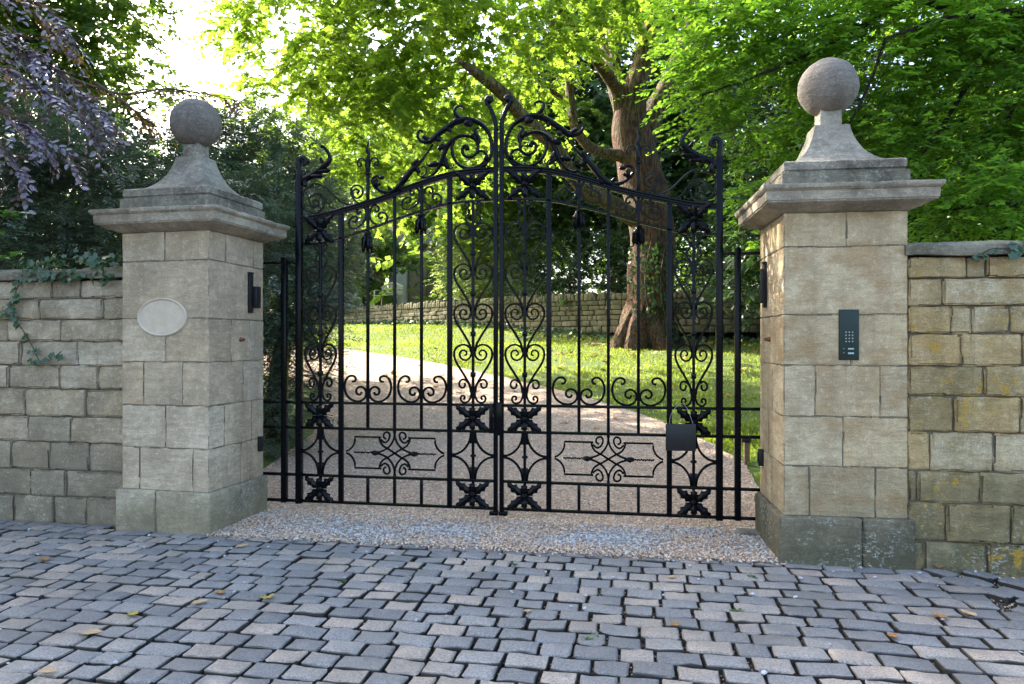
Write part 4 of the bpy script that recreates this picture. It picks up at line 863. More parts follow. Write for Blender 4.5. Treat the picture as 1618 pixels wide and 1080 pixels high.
while s < cum[-1] - .5:
    l = rnd.uniform(.09, .19); p, d = on_line(s + l / 2); a = math.atan2(d.y, d.x); tl = rnd.gauss(0, .12)
    M_ = Matrix.Translation((p.x, p.y, 2.64)) @ Matrix.Rotation(a, 4, 'Z') @ Matrix.Rotation(tl, 4, 'Y')
    rock(mc, -l / 2 + .004, l / 2 - .004, -.03, .28, 0, rnd.uniform(.17, .26), .03, .2, .012, 6, (rnd.random(), rnd.random() * .5, 0), int(s * 20), M=M_); s += l
for m_, nm in ((mb, 'stonework'), (mc, 'upright_coping')): o = m_.build(nm, M_DRY, dw); o.location = -dw.location
mb = MB(); vs = []; ng = 16
for j in range(ng):
    for i, p in enumerate(WLn):
        t = (j / (ng - 1)) ** 2; far = Vector((p.x * 4, 130, 0)); q = (p + Vector((0, .12, 0))).lerp(far, t); vs.append((q.x, q.y, 2.80 + .07 * min(9, (q.y - p.y)) + .05 * noise.noise((q.x * .3, q.y * .3, 0)) * min(1, j)))
m = len(WLn); mb.add(vs, [(j * m + i, j * m + i + 1, (j + 1) * m + i + 1, (j + 1) * m + i) for j in range(ng - 1) for i in range(m - 1)])
tag(mb.build('upper_terrace', M_TURF), kind='structure')
# house corner
def terr_z(p): return 3.2
h0 = at(614, 482, 34); hr = YAW * .0
hs = empty('stone_house', (h0.x, h0.y, 2.9), 0); tag(hs, 'stone house with pale rendered bay, half hidden behind the trees', 'house')
mb = MB(); bx(mb, 0, 6.5, 0, 5, -.5, 3.2, .02); mb.build('wall', M_HOUSE, hs)
mb = MB(); bx(mb, .38, .98, -.30, -.002, -.4, 2.1, .02); mb.build('rendered_bay', M_RENDER, hs); mb = MB(); bx(mb, 1.0, 1.9, -.12, -.002, -.4, 2.9, .03); mb.build('buttress', M_HOUSE, hs)
mb = MB(); vs = [(-.3, -.4, 3.12), (6.8, -.4, 3.12), (6.8, 5.4, 3.12), (-.3, 5.4, 3.12), (-.3, 2.5, 5.6), (6.8, 2.5, 5.6), (-.3, -.4, 3.22), (6.8, -.4, 3.22), (6.8, 5.4, 3.22), (-.3, 5.4, 3.22), (-.3, 2.5, 5.72), (6.8, 2.5, 5.72)]
mb.add(vs, [(6, 7, 11, 10), (9, 10, 11, 8), (0, 4, 5, 1), (3, 2, 5, 4), (0, 1, 7, 6), (2, 3, 9, 8), (0, 6, 10, 4), (3, 4, 10, 9), (1, 5, 11, 7), (2, 8, 11, 5)]); mb.build('roof', M_ROOF, hs, smooth=False)
for xw in (2.6, 4.4):
    mb = MB(); bx(mb, xw, xw + .9, -.03, .02, .9, 2.1, .01); wo = mb.build('window', M_GLASSD, hs); mb = MB()
    for a, b, c, d in ((xw - .06, xw, .84, 2.16), (xw + .9, xw + .96, .84, 2.16), (xw + .001, xw + .899, 2.1, 2.16), (xw + .001, xw + .899, .84, .9), (xw + .43, xw + .47, .901, 2.099)): bx(mb, a, b, -.06, .01, c, d, .005)
    mb.build('frame', M_BENCH, wo)
s0 = at(500, 482, 33); sh = empty('garden_shed', (s0.x, s0.y, 2.85)); tag(sh, 'pale painted garden shed with boarded doors below the small tree', 'shed')
mb = MB(); bx(mb, .04, 2.5, .05, 2.2, -.3, 1.9, .02); mb.build('wall', M_HOUSE, sh)
for k in range(2):
    mb = MB()
    for i in range(6): bx(mb, .12 + k * 1.17 + i * .19, .12 + k * 1.17 + i * .19 + .183, -.01, .045, -.2, 1.45, .006)
    d_ = mb.build('door', M_SHED, sh); mb = MB(); bx(mb, .2 + k * 1.17, 1.18 + k * 1.17, -.035, -.012, .2, .3, .005); bx(mb, .2 + k * 1.17, 1.18 + k * 1.17, -.035, -.012, 1.05, 1.15, .005); mb.build('ledge', M_SHED, d_)
mb = MB(); vs = [(-.15, -.3, 1.75), (2.7, -.3, 1.75), (2.7, 2.5, 2.4), (-.15, 2.5, 2.4), (-.15, -.3, 1.83), (2.7, -.3, 1.83), (2.7, 2.5, 2.48), (-.15, 2.5, 2.48)]; mb.add(vs, [(0, 3, 2, 1), (4, 5, 6, 7), (0, 1, 5, 4), (1, 2, 6, 5), (2, 3, 7, 6), (3, 0, 4, 7)]); mb.build('roof', M_ROOF, sh, smooth=False)
b0 = at(588, 481, 29.6); bn = empty('garden_bench', (b0.x, b0.y, 2.94), R(-24)); tag(bn, 'cream slatted garden bench with curved end beside the house', 'bench')
mb = MB()
for i in range(5): bx(mb, 0, 1.25, .06 + i * .09, .12 + i * .09, .43, .455, .005)
mb.build('seat', M_BENCH, bn); mb = MB()
for i in range(14): x = .05 + i * .088; h = .80 + .18 * math.sin(math.pi * i / 13); bx(mb, x, x + .03, .52, .545, .455, h, .004)
tube(mb, [(.0, .53, .80), (.3, .53, .93), (.62, .53, .99), (.95, .53, .93), (1.25, .53, .80)], .022, 6); bx(mb, 0, 1.25, .515, .55, .56, .60, .004); mb.build('backrest', M_BENCH, bn)
for x in (.02, 1.2):
    for y in (.07, .50): mb = MB(); bx(mb, x, x + .045, y, y + .045, -.15, .43 if y > .3 else .64, .005); mb.build('leg', M_BENCH, bn)
    mb = MB(); tube(mb, [(x + .022, .08, .64), (x + .022, .3, .67), (x + .022, .52, .64)], .025, 6); mb.build('armrest', M_BENCH, bn)

# ================================================================== TREES
def bl(lst): out = []; [out.append((*at(px, py, Z), r, r * ry, r * rz)) for px, py, Z, r, ry, rz in lst]; return out
def away(P, D, n=None, k=.7, j=.5, zflat=.5, dz=0):
    d = D * k + RNG.normal(size=D.shape) * j; d[:, 2] = d[:, 2] * zflat + dz; return d
def limb(mb, pts, rads, lump=.1, seg=9, col=(.5, .5, .5)): tube(mb, [at(*p) for p in pts], rads, seg, n=4, lump=lump, col=col)

# --- big plane tree
pt = tree_root('plane_tree', (0, 0), 'huge plane tree with thick spreading limbs and bright yellow green crown on the lawn')
mb = MB(); bz = on_ground(1016, 545)
ZT = (bz - CAM).dot(CF)
P = [(1022, 590, ZT), (1022, 530, ZT), (1026, 470, ZT), (1030, 400, ZT), (1026, 330, ZT), (1012, 270, ZT), (998, 215, ZT), (990, 170, ZT)]
tube(mb, [at(*p) for p in P], [.95, .78, .60, .55, .57, .56, .50, .34], 22, n=5, lump=.16)
for px, py, dz in ((975, 560, -.6), (1000, 565, -.9), (1045, 562, -.9), (1072, 556, -.3)): tube(mb, [at(1020 + (px - 1020) * .25, 480, ZT + dz * .3), at(1020 + (px - 1020) * .6, 525, ZT + dz * .7), at(px, 552, ZT + dz), at(px + (px - 1020) * .3, 566, ZT + dz * 1.3)], [.22, .30, .24, .10], 9, n=4, lump=.2)
o = mb.build('trunk', M_BARKR, pt)
for pts, rads in (([(984, 190, ZT), (976, 143, ZT - .3), (959, 117, ZT - .8), (933, 82, ZT - 1.5), (902, 35, ZT - 2), (870, -10, ZT - 3), (820, -80, ZT - 4)], [.22, .18, .15, .13, .12, .10, .05]),
                  ([(986, 180, ZT), (972, 130, ZT), (962, 90, ZT + .3), (948, 50, ZT + .5), (935, 0, ZT + .6), (915, -80, ZT + .5)], [.26, .22, .20, .17, .15, .08]),
                  ([(975, 110, ZT), (968, 50, ZT), (975, 0, ZT + .4), (990, -90, ZT + .6)], [.12, .12, .10, .05]),
                  ([(998, 200, ZT), (1002, 143, ZT - .2), (1019, 95, ZT - .3), (1030, 40, ZT - .4), (1045, -5, ZT - .5), (1065, -90, ZT - .6)], [.36, .33, .28, .25, .22, .12]),
                  ([(1010, 250, ZT + .2), (1030, 185, ZT + .2), (1058, 130, ZT + .3), (1080, 78, ZT + .4), (1097, 20, ZT + .6), (1120, -70, ZT + 1)], [.36, .30, .26, .24, .22, .10]),
                  ([(992, 245, ZT), (962, 243, ZT - .4), (932, 232, ZT - .8), (911, 205, ZT - 1), (902, 164, ZT - 1), (898, 108, ZT - 1.1), (885, 60, ZT - 1.3), (860, 10, ZT - 1.6)], [.18, .14, .13, .12, .115, .11, .09, .06]),
                  ([(902, 165, ZT - 1), (880, 150, ZT - 1.2), (858, 132, ZT - 1.6), (835, 105, ZT - 2)], [.08, .07, .06, .04]),
                  ([(1010, 350, ZT), (965, 320, ZT - .8), (915, 290, ZT - 1.8), (880, 236, ZT - 2.8), (829, 188, ZT - 3.6), (797, 150, ZT - 4.2), (757, 119, ZT - 4.8), (725, 95, ZT - 5.2)], [.24, .20, .17, .15, .14, .13, .10, .04])):
    mb = MB(); limb(mb, pts, rads, .12, 10); mb.build('limb', M_BARK, pt)
PB = bl([(440, 40, 17, 1.7, 1, .8), (500, 95, 15.5, 2.2, 1, .7), (620, 60, 15, 2.5, 1, .8), (745, 60, 14.5, 2.2, 1, .8), (560, 190, 15, 1.9, 1, .7), (655, 215, 15, 1.6, 1, .7), (430, 190, 17, 1.5, 1, .7), (500, 280, 16.5, 1.2, 1, .7), (860, 40, 15, 1.7, 1, .7), (980, -80, 16, 2.5, 1, .7), (720, -90, 14, 3, 1, .6), (470, -80, 15, 3, 1, .6), (830, 130, 18, 1.1, 1, .8), (600, 295, 16, 1.2, 1, .7), (690, 300, 17, 1.1, 1, .6), (870, 210, 18, .8, 1, .7), (1050, -40, 15, 1.6, 1, .7), (925, 90, 16.5, .75, 1, .7), (1000, 30, 16.5, .8, 1, .7), (850, 140, 15.5, .7, 1, .6), (790, 190, 14, .45, 1, .6), (1000, 95, 17, .5, 1, .6), (1060, 60, 17, .6, 1, .6), (770, 250, 19, 1.1, 1, .8)])
P, D = blob_points(PB, 3400, .25, .9); crown(pt, P, away(P, D, j=.5, zflat=.45, dz=-.12), .55, 9, .175, T_MAP, ML_PLANE, .006, droop=.22, flat=.35, spread=50, ntilt=.45)

# --- beech overhanging from the right, behind the wall
bt = tree_root('beech_tree', (0, 0), 'dense green beech tree overhanging the right pier and wall')
mb = MB(); tube(mb, [at(1830, 760, 9), at(1830, 560, 9), at(1820, 300, 9), at(1800, 60, 9), at(1790, -200, 9)], [.40, .32, .28, .24, .15], 14, lump=.12); mb.build('trunk', M_BARKD, bt)
for pts, rads in (([(1815, 250, 9), (1680, 130, 8.6), (1560, 45, 8.4), (1440, -10, 8.2), (1330, -40, 8)], [.16, .10, .07, .05, .03]), ([(1815, 120, 9), (1700, 30, 8), (1600, 20, 7.6), (1500, 28, 7.4), (1400, 60, 7.4)], [.14, .09, .05, .035, .015]),
                  ([(1560, 45, 8.4), (1540, 110, 8), (1500, 180, 7.8), (1460, 240, 7.6)], [.045, .035, .025, .01]), ([(1440, -10, 8.2), (1330, 60, 8), (1220, 110, 7.9), (1110, 150, 8)], [.04, .03, .02, .008]), ([(1815, 380, 9), (1700, 340, 8.2), (1600, 320, 7.8), (1500, 330, 7.5)], [.1, .06, .04, .015]),
                  ([(1400, 60, 7.4), (1370, 140, 7.6), (1330, 210, 7.8), (1260, 270, 8)], [.02, .016, .012, .006]), ([(1620, 120, 8), (1590, 200, 8), (1580, 260, 7.8)], [.03, .02, .01])):
    mb = MB(); limb(mb, pts, rads, .1, 7); mb.build('limb', M_BARKD, bt)
BB = bl([(1180, 60, 8, .9, 1, .7), (1110, 120, 8.2, .65, 1, .6), (1130, 20, 8.5, .8, 1, .7), (1270, 20, 8, 1.0, 1, .7), (1260, 190, 8.4, .8, 1, .7), (1170, 200, 8.6, .6, 1, .55), (1090, 190, 8.6, .35, 1, .5), (1370, 90, 8, 1.0, 1, .7), (1420, 220, 8, .9, 1, .7), (1500, 60, 8, 1.1, 1, .7), (1600, 60, 8, 1.1, 1, .7), (1560, 210, 8, 1.0, 1, .7), (1640, 180, 7.8, 1.1, 1, .7), (1500, 330, 7.4, .6, 1, .6), (1600, 330, 7.4, .75, 1, .6), (1560, 290, 7.2, .6, 1, .6), (1700, 300, 8, 1.1, 1, .8), (1750, 80, 8.5, 1.4, 1, .8), (1220, 310, 9, .7, 1, .7), (1185, 380, 8.2, .22, 1, .5), (1400, -80, 8, 1.5, 1, .6), (1600, -80, 8.5, 1.8, 1, .6), (1150, -70, 9, 1.1, 1, .6), (1320, 250, 8.8, .8, 1, .8), (1450, 380, 8.4, .4, 1, .5)])
P, D = blob_points(BB, 6500, .16, 1.6, .6); crown(bt, P, away(P, D * np.array([1, 1, .4]) + np.array([-.5, -.4, 0]), j=.5, zflat=.35, dz=-.12), .36, 10, .092, T_OV, ML_BEECH, .0025, droop=.18, flat=.22, spread=48, ntilt=.3)

# --- yews on the left
def yew(label, blobs, n, base, leaf=.075, L=.34, K=20, mat=ML_YEW, tr=.14, cl=.2):
    t = tree_root('yew_tree', (0, 0), label); bp = Vector(base); mb = MB()
    tube(mb, [bp - Vector((0, 0, .3)), bp + Vector((.05, 0, 1)), bp + Vector((.1, .1, 1.8)), bp + Vector((0, .1, 2.6))], [tr * 1.1, tr * .8, tr * .6, tr * .2], 10, lump=.15); mb.build('trunk', M_BARKD, t)
    P, D = blob_points(blobs, n, cl, 2.2, .45); crown(t, P, away(P, D * np.array([1, 1, .6]) + np.array([.2, -.5, 0]), j=.4, zflat=.5, dz=-.05), L, K, leaf, T_ND, mat, .003, droop=.12, flat=.3, spread=50, ntilt=.2); return t
yew('dark yew tree spreading behind the left boundary wall', bl([(40, 330, 7.6, .8, 1, .9), (150, 300, 7.4, .8, 1, .8), (120, 230, 7.8, .7, 1, .6), (240, 250, 7.6, .55, 1, .7), (-60, 260, 8, 1.1, 1, 1), (40, 390, 7.0, .5, 1, .6), (150, 390, 7.2, .6, 1, .6), (-100, 380, 7.5, 1, 1, 1), (290, 300, 7.8, .5, 1, .8), (210, 400, 8, .6, 1, .8), (20, 220, 8.4, .7, 1, .6), (110, 330, 8.6, 1.0, 1, 1)]), 5200, at(90, 700, 8.4))
yew('dark yew bush crowding the drive behind the left railing', bl([(440, 480, 8.2, .55, 1, 1), (470, 560, 8.4, .45, 1, 1), (490, 470, 8.8, .45, 1, .8), (450, 620, 8.4, .42, 1, .9), (505, 520, 8.8, .33, 1, .8), (430, 400, 8.6, .6, 1, .9), (420, 690, 8.2, .40, 1, .7), (440, 330, 9.4, .7, 1, .9), (500, 400, 9.6, .55, 1, .8), (455, 720, 8.6, .25, 1, .6), (400, 560, 9, .7, 1, 1.2)]), 3400, at(432, 740, 8.8))
yew('tall dark yew between left pier and gate, against the bright crown', bl([(400, 250, 12, .95, 1, 1), (360, 200, 12.5, .6, 1, .9), (450, 300, 12, .9, 1, 1), (380, 350, 12, 1.0, 1, 1), (500, 360, 12.5, .8, 1, 1), (520, 420, 12, .55, 1, 1), (330, 260, 12, .7, 1, 1), (470, 430, 12, .8, 1, 1), (360, 430, 12, 1.0, 1, 1), (470, 240, 12.5, .45, 1, .8), (260, 280, 11.5, .8, 1, 1.2)]), 4200, at(400, 640, 12.4), .11, .46, 18, ML_YEW, .12, .12)

# --- background trees
def leafy(name, label, blobs, n, base, mat, leaf, L, K, tpl=T_OV, clump=.3, tr=.2, grp=None, cat='tree', h=4., cs=1.0):
    t = tree_root(name, (0, 0), label, cat, grp); bp = Vector(base); mb = MB(); top = Vector(blobs[0][:3]); mid = bp.lerp(top, .5)
    tube(mb, [bp - Vector((0, 0, .3)), bp + Vector((0, 0, (top.z - bp.z) * .3)), mid, top], [tr * 1.3, tr, tr * .7, tr * .3], 9, lump=.12); mb.build('trunk' if cat == 'tree' else 'stems', M_BARKD, t)
    if cat == 'tree':
        for b in blobs[1:5]: mb = MB(); q = Vector(b[:3]); tube(mb, [bp.lerp(top, .45), bp.lerp(top, .6).lerp(q, .4) + Vector((0, 0, .2)), q], [tr * .5, tr * .3, tr * .08], 6); mb.build('limb', M_BARKD, t)
    P, D = blob_points(blobs, n, clump, cs); crown(t, P, away(P, D, j=.5, zflat=.5, dz=-.08), L, K, leaf, tpl, mat, .005, droop=.2, flat=.35, spread=50, ntilt=.4); return t
leafy('broadleaf_tree', 'mid green broadleaf tree at top left, beside the gap of white sky', bl([(150, 90, 13, 1.2, 1, .8), (60, 40, 13, 1.3, 1, .9), (200, 150, 13.5, .9, 1, .6), (150, 0, 13, 1.3, 1, .8), (250, 160, 13, .5, 1, .5), (120, 170, 13, .9, 1, .6), (20, 130, 13, 1.0, 1, .7), (-60, 30, 13, 1.5, 1, 1), (-20, -90, 13, 1.8, 1, 1), (110, -90, 13, 1.0, 1, .8)]), 2600, at(-60, 640, 13.4), ML_BACK, .14, .45, 10, clump=.15, tr=.14)
leafy('small_tree', 'small tree with fresh green leaves in front of the shed', bl([(580, 425, 31, 1.1, 1, .8), (560, 400, 31, .9, 1, .8), (610, 425, 31, .6, 1, .6), (600, 385, 31.5, 1.0, 1, .8), (640, 405, 31, .7, 1, .7), (560, 445, 31, .7, 1, .6), (605, 455, 30.5, .5, 1, .6)]), 420, at(577, 484, 31), ML_BACK, .20, .5, 8, T_MAP, .2, .12)
SH = [('yellow green shrub on the terrace beside the stone house', [(735, 435, 26, 1.2, 1, 1.1), (755, 390, 27, 1.3, 1, 1), (712, 395, 28, .7, 1, .8), (700, 462, 26, .45, 1, .45), (735, 470, 25, .7, 1, .5)], ML_PALE, 800, .15),
      ('feathery light green shrub seen through the meeting stiles', [(780, 430, 25, 1.3, 1, 1.2), (820, 380, 26, 1.4, 1, 1.1), (760, 350, 28, 1.5, 1, 1), (800, 460, 24.5, .7, 1, .5), (760, 460, 25, .8, 1, .6), (840, 430, 25, 1., 1, 1), (790, 330, 27, 1.4, 1, 1), (735, 350, 27.5, 1.0, 1, .9)], ML_PALE, 1900, .11),
      ('dark ivy clad shrub spilling over the retaining wall', [(900, 410, 22.5, 1.3, 1, 1.1), (870, 370, 24, 1.4, 1, 1.1), (950, 420, 22, 1.1, 1, 1), (985, 400, 21.5, .9, 1, .9), (920, 350, 24, 1.4, 1, 1), (840, 455, 22, .6, 1, .45), (1000, 430, 20.6, .7, 1, .7), (790, 470, 22.6, .45, 1, .3), (900, 470, 21, .6, 1, .3), (835, 470, 23.5, .8, 1, .7), (880, 440, 24, 1.1, 1, 1), (940, 465, 21.3, .45, 1, .5), (975, 460, 21, .5, 1, .6)], ML_DARK, 1700, .13),
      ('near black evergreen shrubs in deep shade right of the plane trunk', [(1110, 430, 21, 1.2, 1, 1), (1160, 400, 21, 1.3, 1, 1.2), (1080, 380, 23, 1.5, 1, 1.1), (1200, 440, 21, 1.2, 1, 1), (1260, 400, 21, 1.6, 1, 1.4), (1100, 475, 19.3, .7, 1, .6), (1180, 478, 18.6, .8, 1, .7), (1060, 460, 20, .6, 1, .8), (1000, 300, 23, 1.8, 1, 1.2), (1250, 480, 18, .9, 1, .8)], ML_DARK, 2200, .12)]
for lab, lst, mt, n, lf in SH: leafy('shrub', lab, bl(lst), n, at(lst[0][0], 480, lst[0][2]), mt, lf, .4, 9, T_RH, .15, .06, None, 'shrub')
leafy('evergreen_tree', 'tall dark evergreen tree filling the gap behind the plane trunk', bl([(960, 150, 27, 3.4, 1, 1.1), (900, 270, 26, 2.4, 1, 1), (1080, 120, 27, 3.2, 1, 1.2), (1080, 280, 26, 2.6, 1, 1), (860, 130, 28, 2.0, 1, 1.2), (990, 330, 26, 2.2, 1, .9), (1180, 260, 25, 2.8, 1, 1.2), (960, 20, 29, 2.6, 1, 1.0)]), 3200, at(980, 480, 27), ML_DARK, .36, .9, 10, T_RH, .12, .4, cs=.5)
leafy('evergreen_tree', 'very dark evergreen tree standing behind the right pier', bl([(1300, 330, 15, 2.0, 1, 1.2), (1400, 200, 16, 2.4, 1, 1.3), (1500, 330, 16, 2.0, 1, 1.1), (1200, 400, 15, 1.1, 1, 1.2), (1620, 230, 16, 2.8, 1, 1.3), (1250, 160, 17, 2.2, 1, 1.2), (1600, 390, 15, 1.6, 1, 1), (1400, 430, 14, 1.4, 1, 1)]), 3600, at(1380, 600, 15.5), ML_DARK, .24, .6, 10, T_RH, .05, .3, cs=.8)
leafy('broadleaf_tree', 'pale yellow green tree far behind, left of the plane tree', bl([(560, 320, 36, 4, 1, .8), (700, 280, 38, 4.5, 1, .9), (480, 380, 34, 3, 1, .9), (800, 330, 36, 3.4, 1, .8), (640, 200, 38, 4.5, 1, .8), (440, 300, 36, 3.0, 1, .8), (780, 200, 38, 4, 1, .8)]), 4200, at(640, 470, 37), ML_BACK, .36, 1.0, 10, T_RH, .1, .3, cs=.4)

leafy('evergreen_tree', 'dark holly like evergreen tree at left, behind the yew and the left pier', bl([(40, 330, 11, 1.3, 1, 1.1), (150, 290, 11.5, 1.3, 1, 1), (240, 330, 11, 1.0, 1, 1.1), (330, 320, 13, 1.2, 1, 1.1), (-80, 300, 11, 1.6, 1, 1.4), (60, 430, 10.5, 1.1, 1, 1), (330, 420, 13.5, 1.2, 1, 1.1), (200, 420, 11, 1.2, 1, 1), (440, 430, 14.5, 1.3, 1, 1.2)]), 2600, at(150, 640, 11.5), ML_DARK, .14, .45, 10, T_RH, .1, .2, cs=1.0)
leafy('broadleaf_tree', 'tall bright green tree added behind the retaining wall to shade it, left of the plane trunk', [(-5, 19, 7.2, 2.8, 2.8, 2.4), (-2.5, 20, 6.5, 2.4, 2.4, 2.2), (-6.5, 20.5, 6.9, 1.7, 1.7, 1.4), (-1, 20.5, 8.5, 2.6, 2.6, 2.4), (-4, 20, 9.8, 2.6, 2.6, 2.2), (-8, 19.5, 8.2, 2.2, 2.2, 2.0)], 1700, (-4, 21, 2.8), ML_BACK, .26, .7, 9, T_MAP, .1, .25, cs=.6)  # tree added so its crown shades the right part of the wall
wd = []
for i in range(26): px = -350 + i * 90; Z_ = 52 + 8 * math.sin(i * 2.1); ty = 250 + 60 * math.sin(i * 1.7) + (90 if px < 420 else 0) - (60 if 800 < px < 1500 else 0); wd += [(px, ty, Z_, 5.2, 1, .9), (px + 30, ty + 110, Z_ - 4, 5, 1, .9), (px, ty + 190, Z_ - 6, 5, 1, .8), (px + 40, 440, Z_ - 14, 3.6, 1, .7)]
P, D = blob_points(bl(wd), 12000, .0, .2, .6); b, a, nr, sz, ti, E = sprays(P, away(P, D), 1.2, 8, .60, droop=.2, flat=.35); tag(leaves_obj('distant_woodland', b, a, nr, sz, T_RH, ML_BACK, None, ti), 'mass of distant woodland closing the view behind the lawn', 'woodland', kind='stuff')
# --- copper beech, trunk out of frame; blocker tree added to shade street and piers
cb = tree_root('copper_beech', (0, 0), 'copper beech with purple grey leaves hanging in at top left')
mb = MB(); tube(mb, [(-9.2, 1.2, -.2), (-9.2, 1.2, 2), (-9.3, 1.4, 5), (-9.8, 1.4, 9), (-10, 1, 12)], [.55, .42, .36, .26, .1], 14, lump=.12); mb.build('trunk', M_BARKD, cb)
CBb = [(-10.5, -1.5, 5.6, 3, 3, 2.0), (-11.5, 1.5, 8.5, 3.2, 3.6, 3), (-11, 4.4, 12, 3.2, 3.4, 2.4), (-12.5, 6.5, 10, 2.6, 2.6, 2.4), (-12, -3, 8.5, 3.2, 3.2, 3), (-13, 4.5, 7.5, 3, 3, 3), (-10.5, -4, 6.0, 2.6, 2.6, 2.2), (-12.5, 0.5, 12.5, 3.0, 3.4, 2.4), (-15, 1, 9, 3.0, 5, 4.5), (-9.6, -2.5, 3.6, 1.8, 2.6, 1.5), (-8.6, -2.6, 4.4, 1.5, 2.0, 1.6), (-10, -6, 5, 2.4, 2.4, 2.6), (-8.5, -4.6, 3.4, 1.3, 1.6, 1.3)]  # crown volumes shaped to block sun from street, gate and piers
for b in CBb[:3]: mb = MB(); tube(mb, [(-9.3, 1.3, 3.4), Vector((-9.4, 1.3, 5)).lerp(Vector(b[:3]), .5), b[:3]], [.2, .13, .05], 8); mb.build('limb', M_BARKD, cb)
P, D = blob_points([(-9.2, -2.4, 3.9, 1.6, 2.4, 1.5), (-8.8, -4.6, 3.2, 1.3, 1.6, 1.3)], 500, .0, 1); crown(cb, P, away(P, D, zflat=.5), .5, 8, .12, T_OV, ML_COP, .006, droop=.2)  # low crown added out of view to keep sun dapples off the setts
lt = tree_root('broadleaf_tree', (0, 0), 'large green broadleaf tree added mostly out of view at upper left to shade the street'); mb = MB(); tube(mb, [(-12.5, 3, -.2), (-12.5, 3, 3), (-12.6, 2.6, 7), (-12.3, 2.5, 12)], [.6, .45, .36, .12], 14, lump=.12); mb.build('trunk', M_BARKD, lt)
for b in CBb[:5]: mb = MB(); tube(mb, [(-12.5, 3, 4), Vector((-12.5, 2.5, 6)).lerp(Vector(b[:3]), .5), b[:3]], [.2, .13, .05], 8); mb.build('limb', M_BARKD, lt)
P, D = blob_points(CBb, 5600, .0, 1); crown(lt, P, away(P, D, zflat=.5), .7, 8, .23, T_RH, ML_BACK, .008, droop=.2)  # crown added mostly out of view as a sun blocker
fr = []
def frond(pts, dens, spr, L=.26):
    pp = [at(*p) for p in pts]; c = crom(pp, 10); 
    for i in range(dens):
        t = RNG.random() ** .8 * (len(c) - 1.01); k = int(t); p = c[k].lerp(c[k + 1], t - k); d = (c[k + 1] - c[k]).normalized(); fr.append((p, d, spr))
    mb = MB(); tube(mb, pp, [.016, .011, .007, .003][:len(pp)] if len(pp) < 5 else [.018, .013, .009, .006, .003], 6); mb.build('branch', M_TWIG, cb)
FR = [([(-120, -20, 5.6), (0, 60, 5.4), (90, 110, 5.3), (170, 190, 5.2)], 60), ([(-120, 60, 5.4), (0, 105, 5.2), (80, 150, 5.1), (150, 210, 5.1)], 50), ([(-120, 130, 5.3), (-20, 165, 5.1), (50, 205, 5.0), (110, 250, 5.0)], 42), ([(-100, -60, 5.8), (20, -10, 5.6), (80, 20, 5.5), (125, 75, 5.4)], 34), ([(-90, 180, 5.0), (-20, 215, 5.0), (20, 250, 5.0), (45, 290, 5.0)], 18), ([(-60, 0, 5.5), (20, 55, 5.4), (60, 90, 5.3), (100, 150, 5.2)], 30)]
for pts, dn in FR: frond(pts, dn, .5)
A_ = np.array([f[0] for f in fr]); Dd = np.array([f[1] for f in fr]) + RNG.normal(size=(len(fr), 3)) * .45; Dd[:, 2] -= .25
b, a, nr, sz, ti, E = sprays(A_, Dd, .24, 8, .062, flat=.3, droop=.16, spread=42, ntilt=.35); leaves_obj('hanging_leaves', b, a, nr, sz, T_OV, ML_COP, cb, ti)
twig_obj('twigs', A_, E, .0018, M_TWIG, cb, (0, 0, 0)); fr.clear()
for pts, dn in (([(100, 120, 5.9), (190, 148, 5.9), (270, 140, 5.8), (372, 158, 5.8)], 34), ([(150, 130, 5.7), (200, 165, 5.7), (225, 185, 5.7), (250, 200, 5.7)], 14), ([(-40, -30, 5.8), (40, 10, 5.8), (90, 60, 5.8), (130, 100, 5.8)], 26)): frond(pts, dn, .5)
A_ = np.array([f[0] for f in fr]); Dd = np.array([f[1] for f in fr]) + RNG.normal(size=(len(fr), 3)) * .4; Dd[:, 2] -= .3
b, a, nr, sz, ti, E = sprays(A_, Dd, .18, 6, .062, flat=.3, droop=.16, spread=42, ntilt=.35); leaves_obj('bronze_leaves', b, a, nr, sz, T_OV, ML_COPG, cb, ti); twig_obj('twigs', A_, E, .0018, M_TWIG, cb, (0, 0, 0))

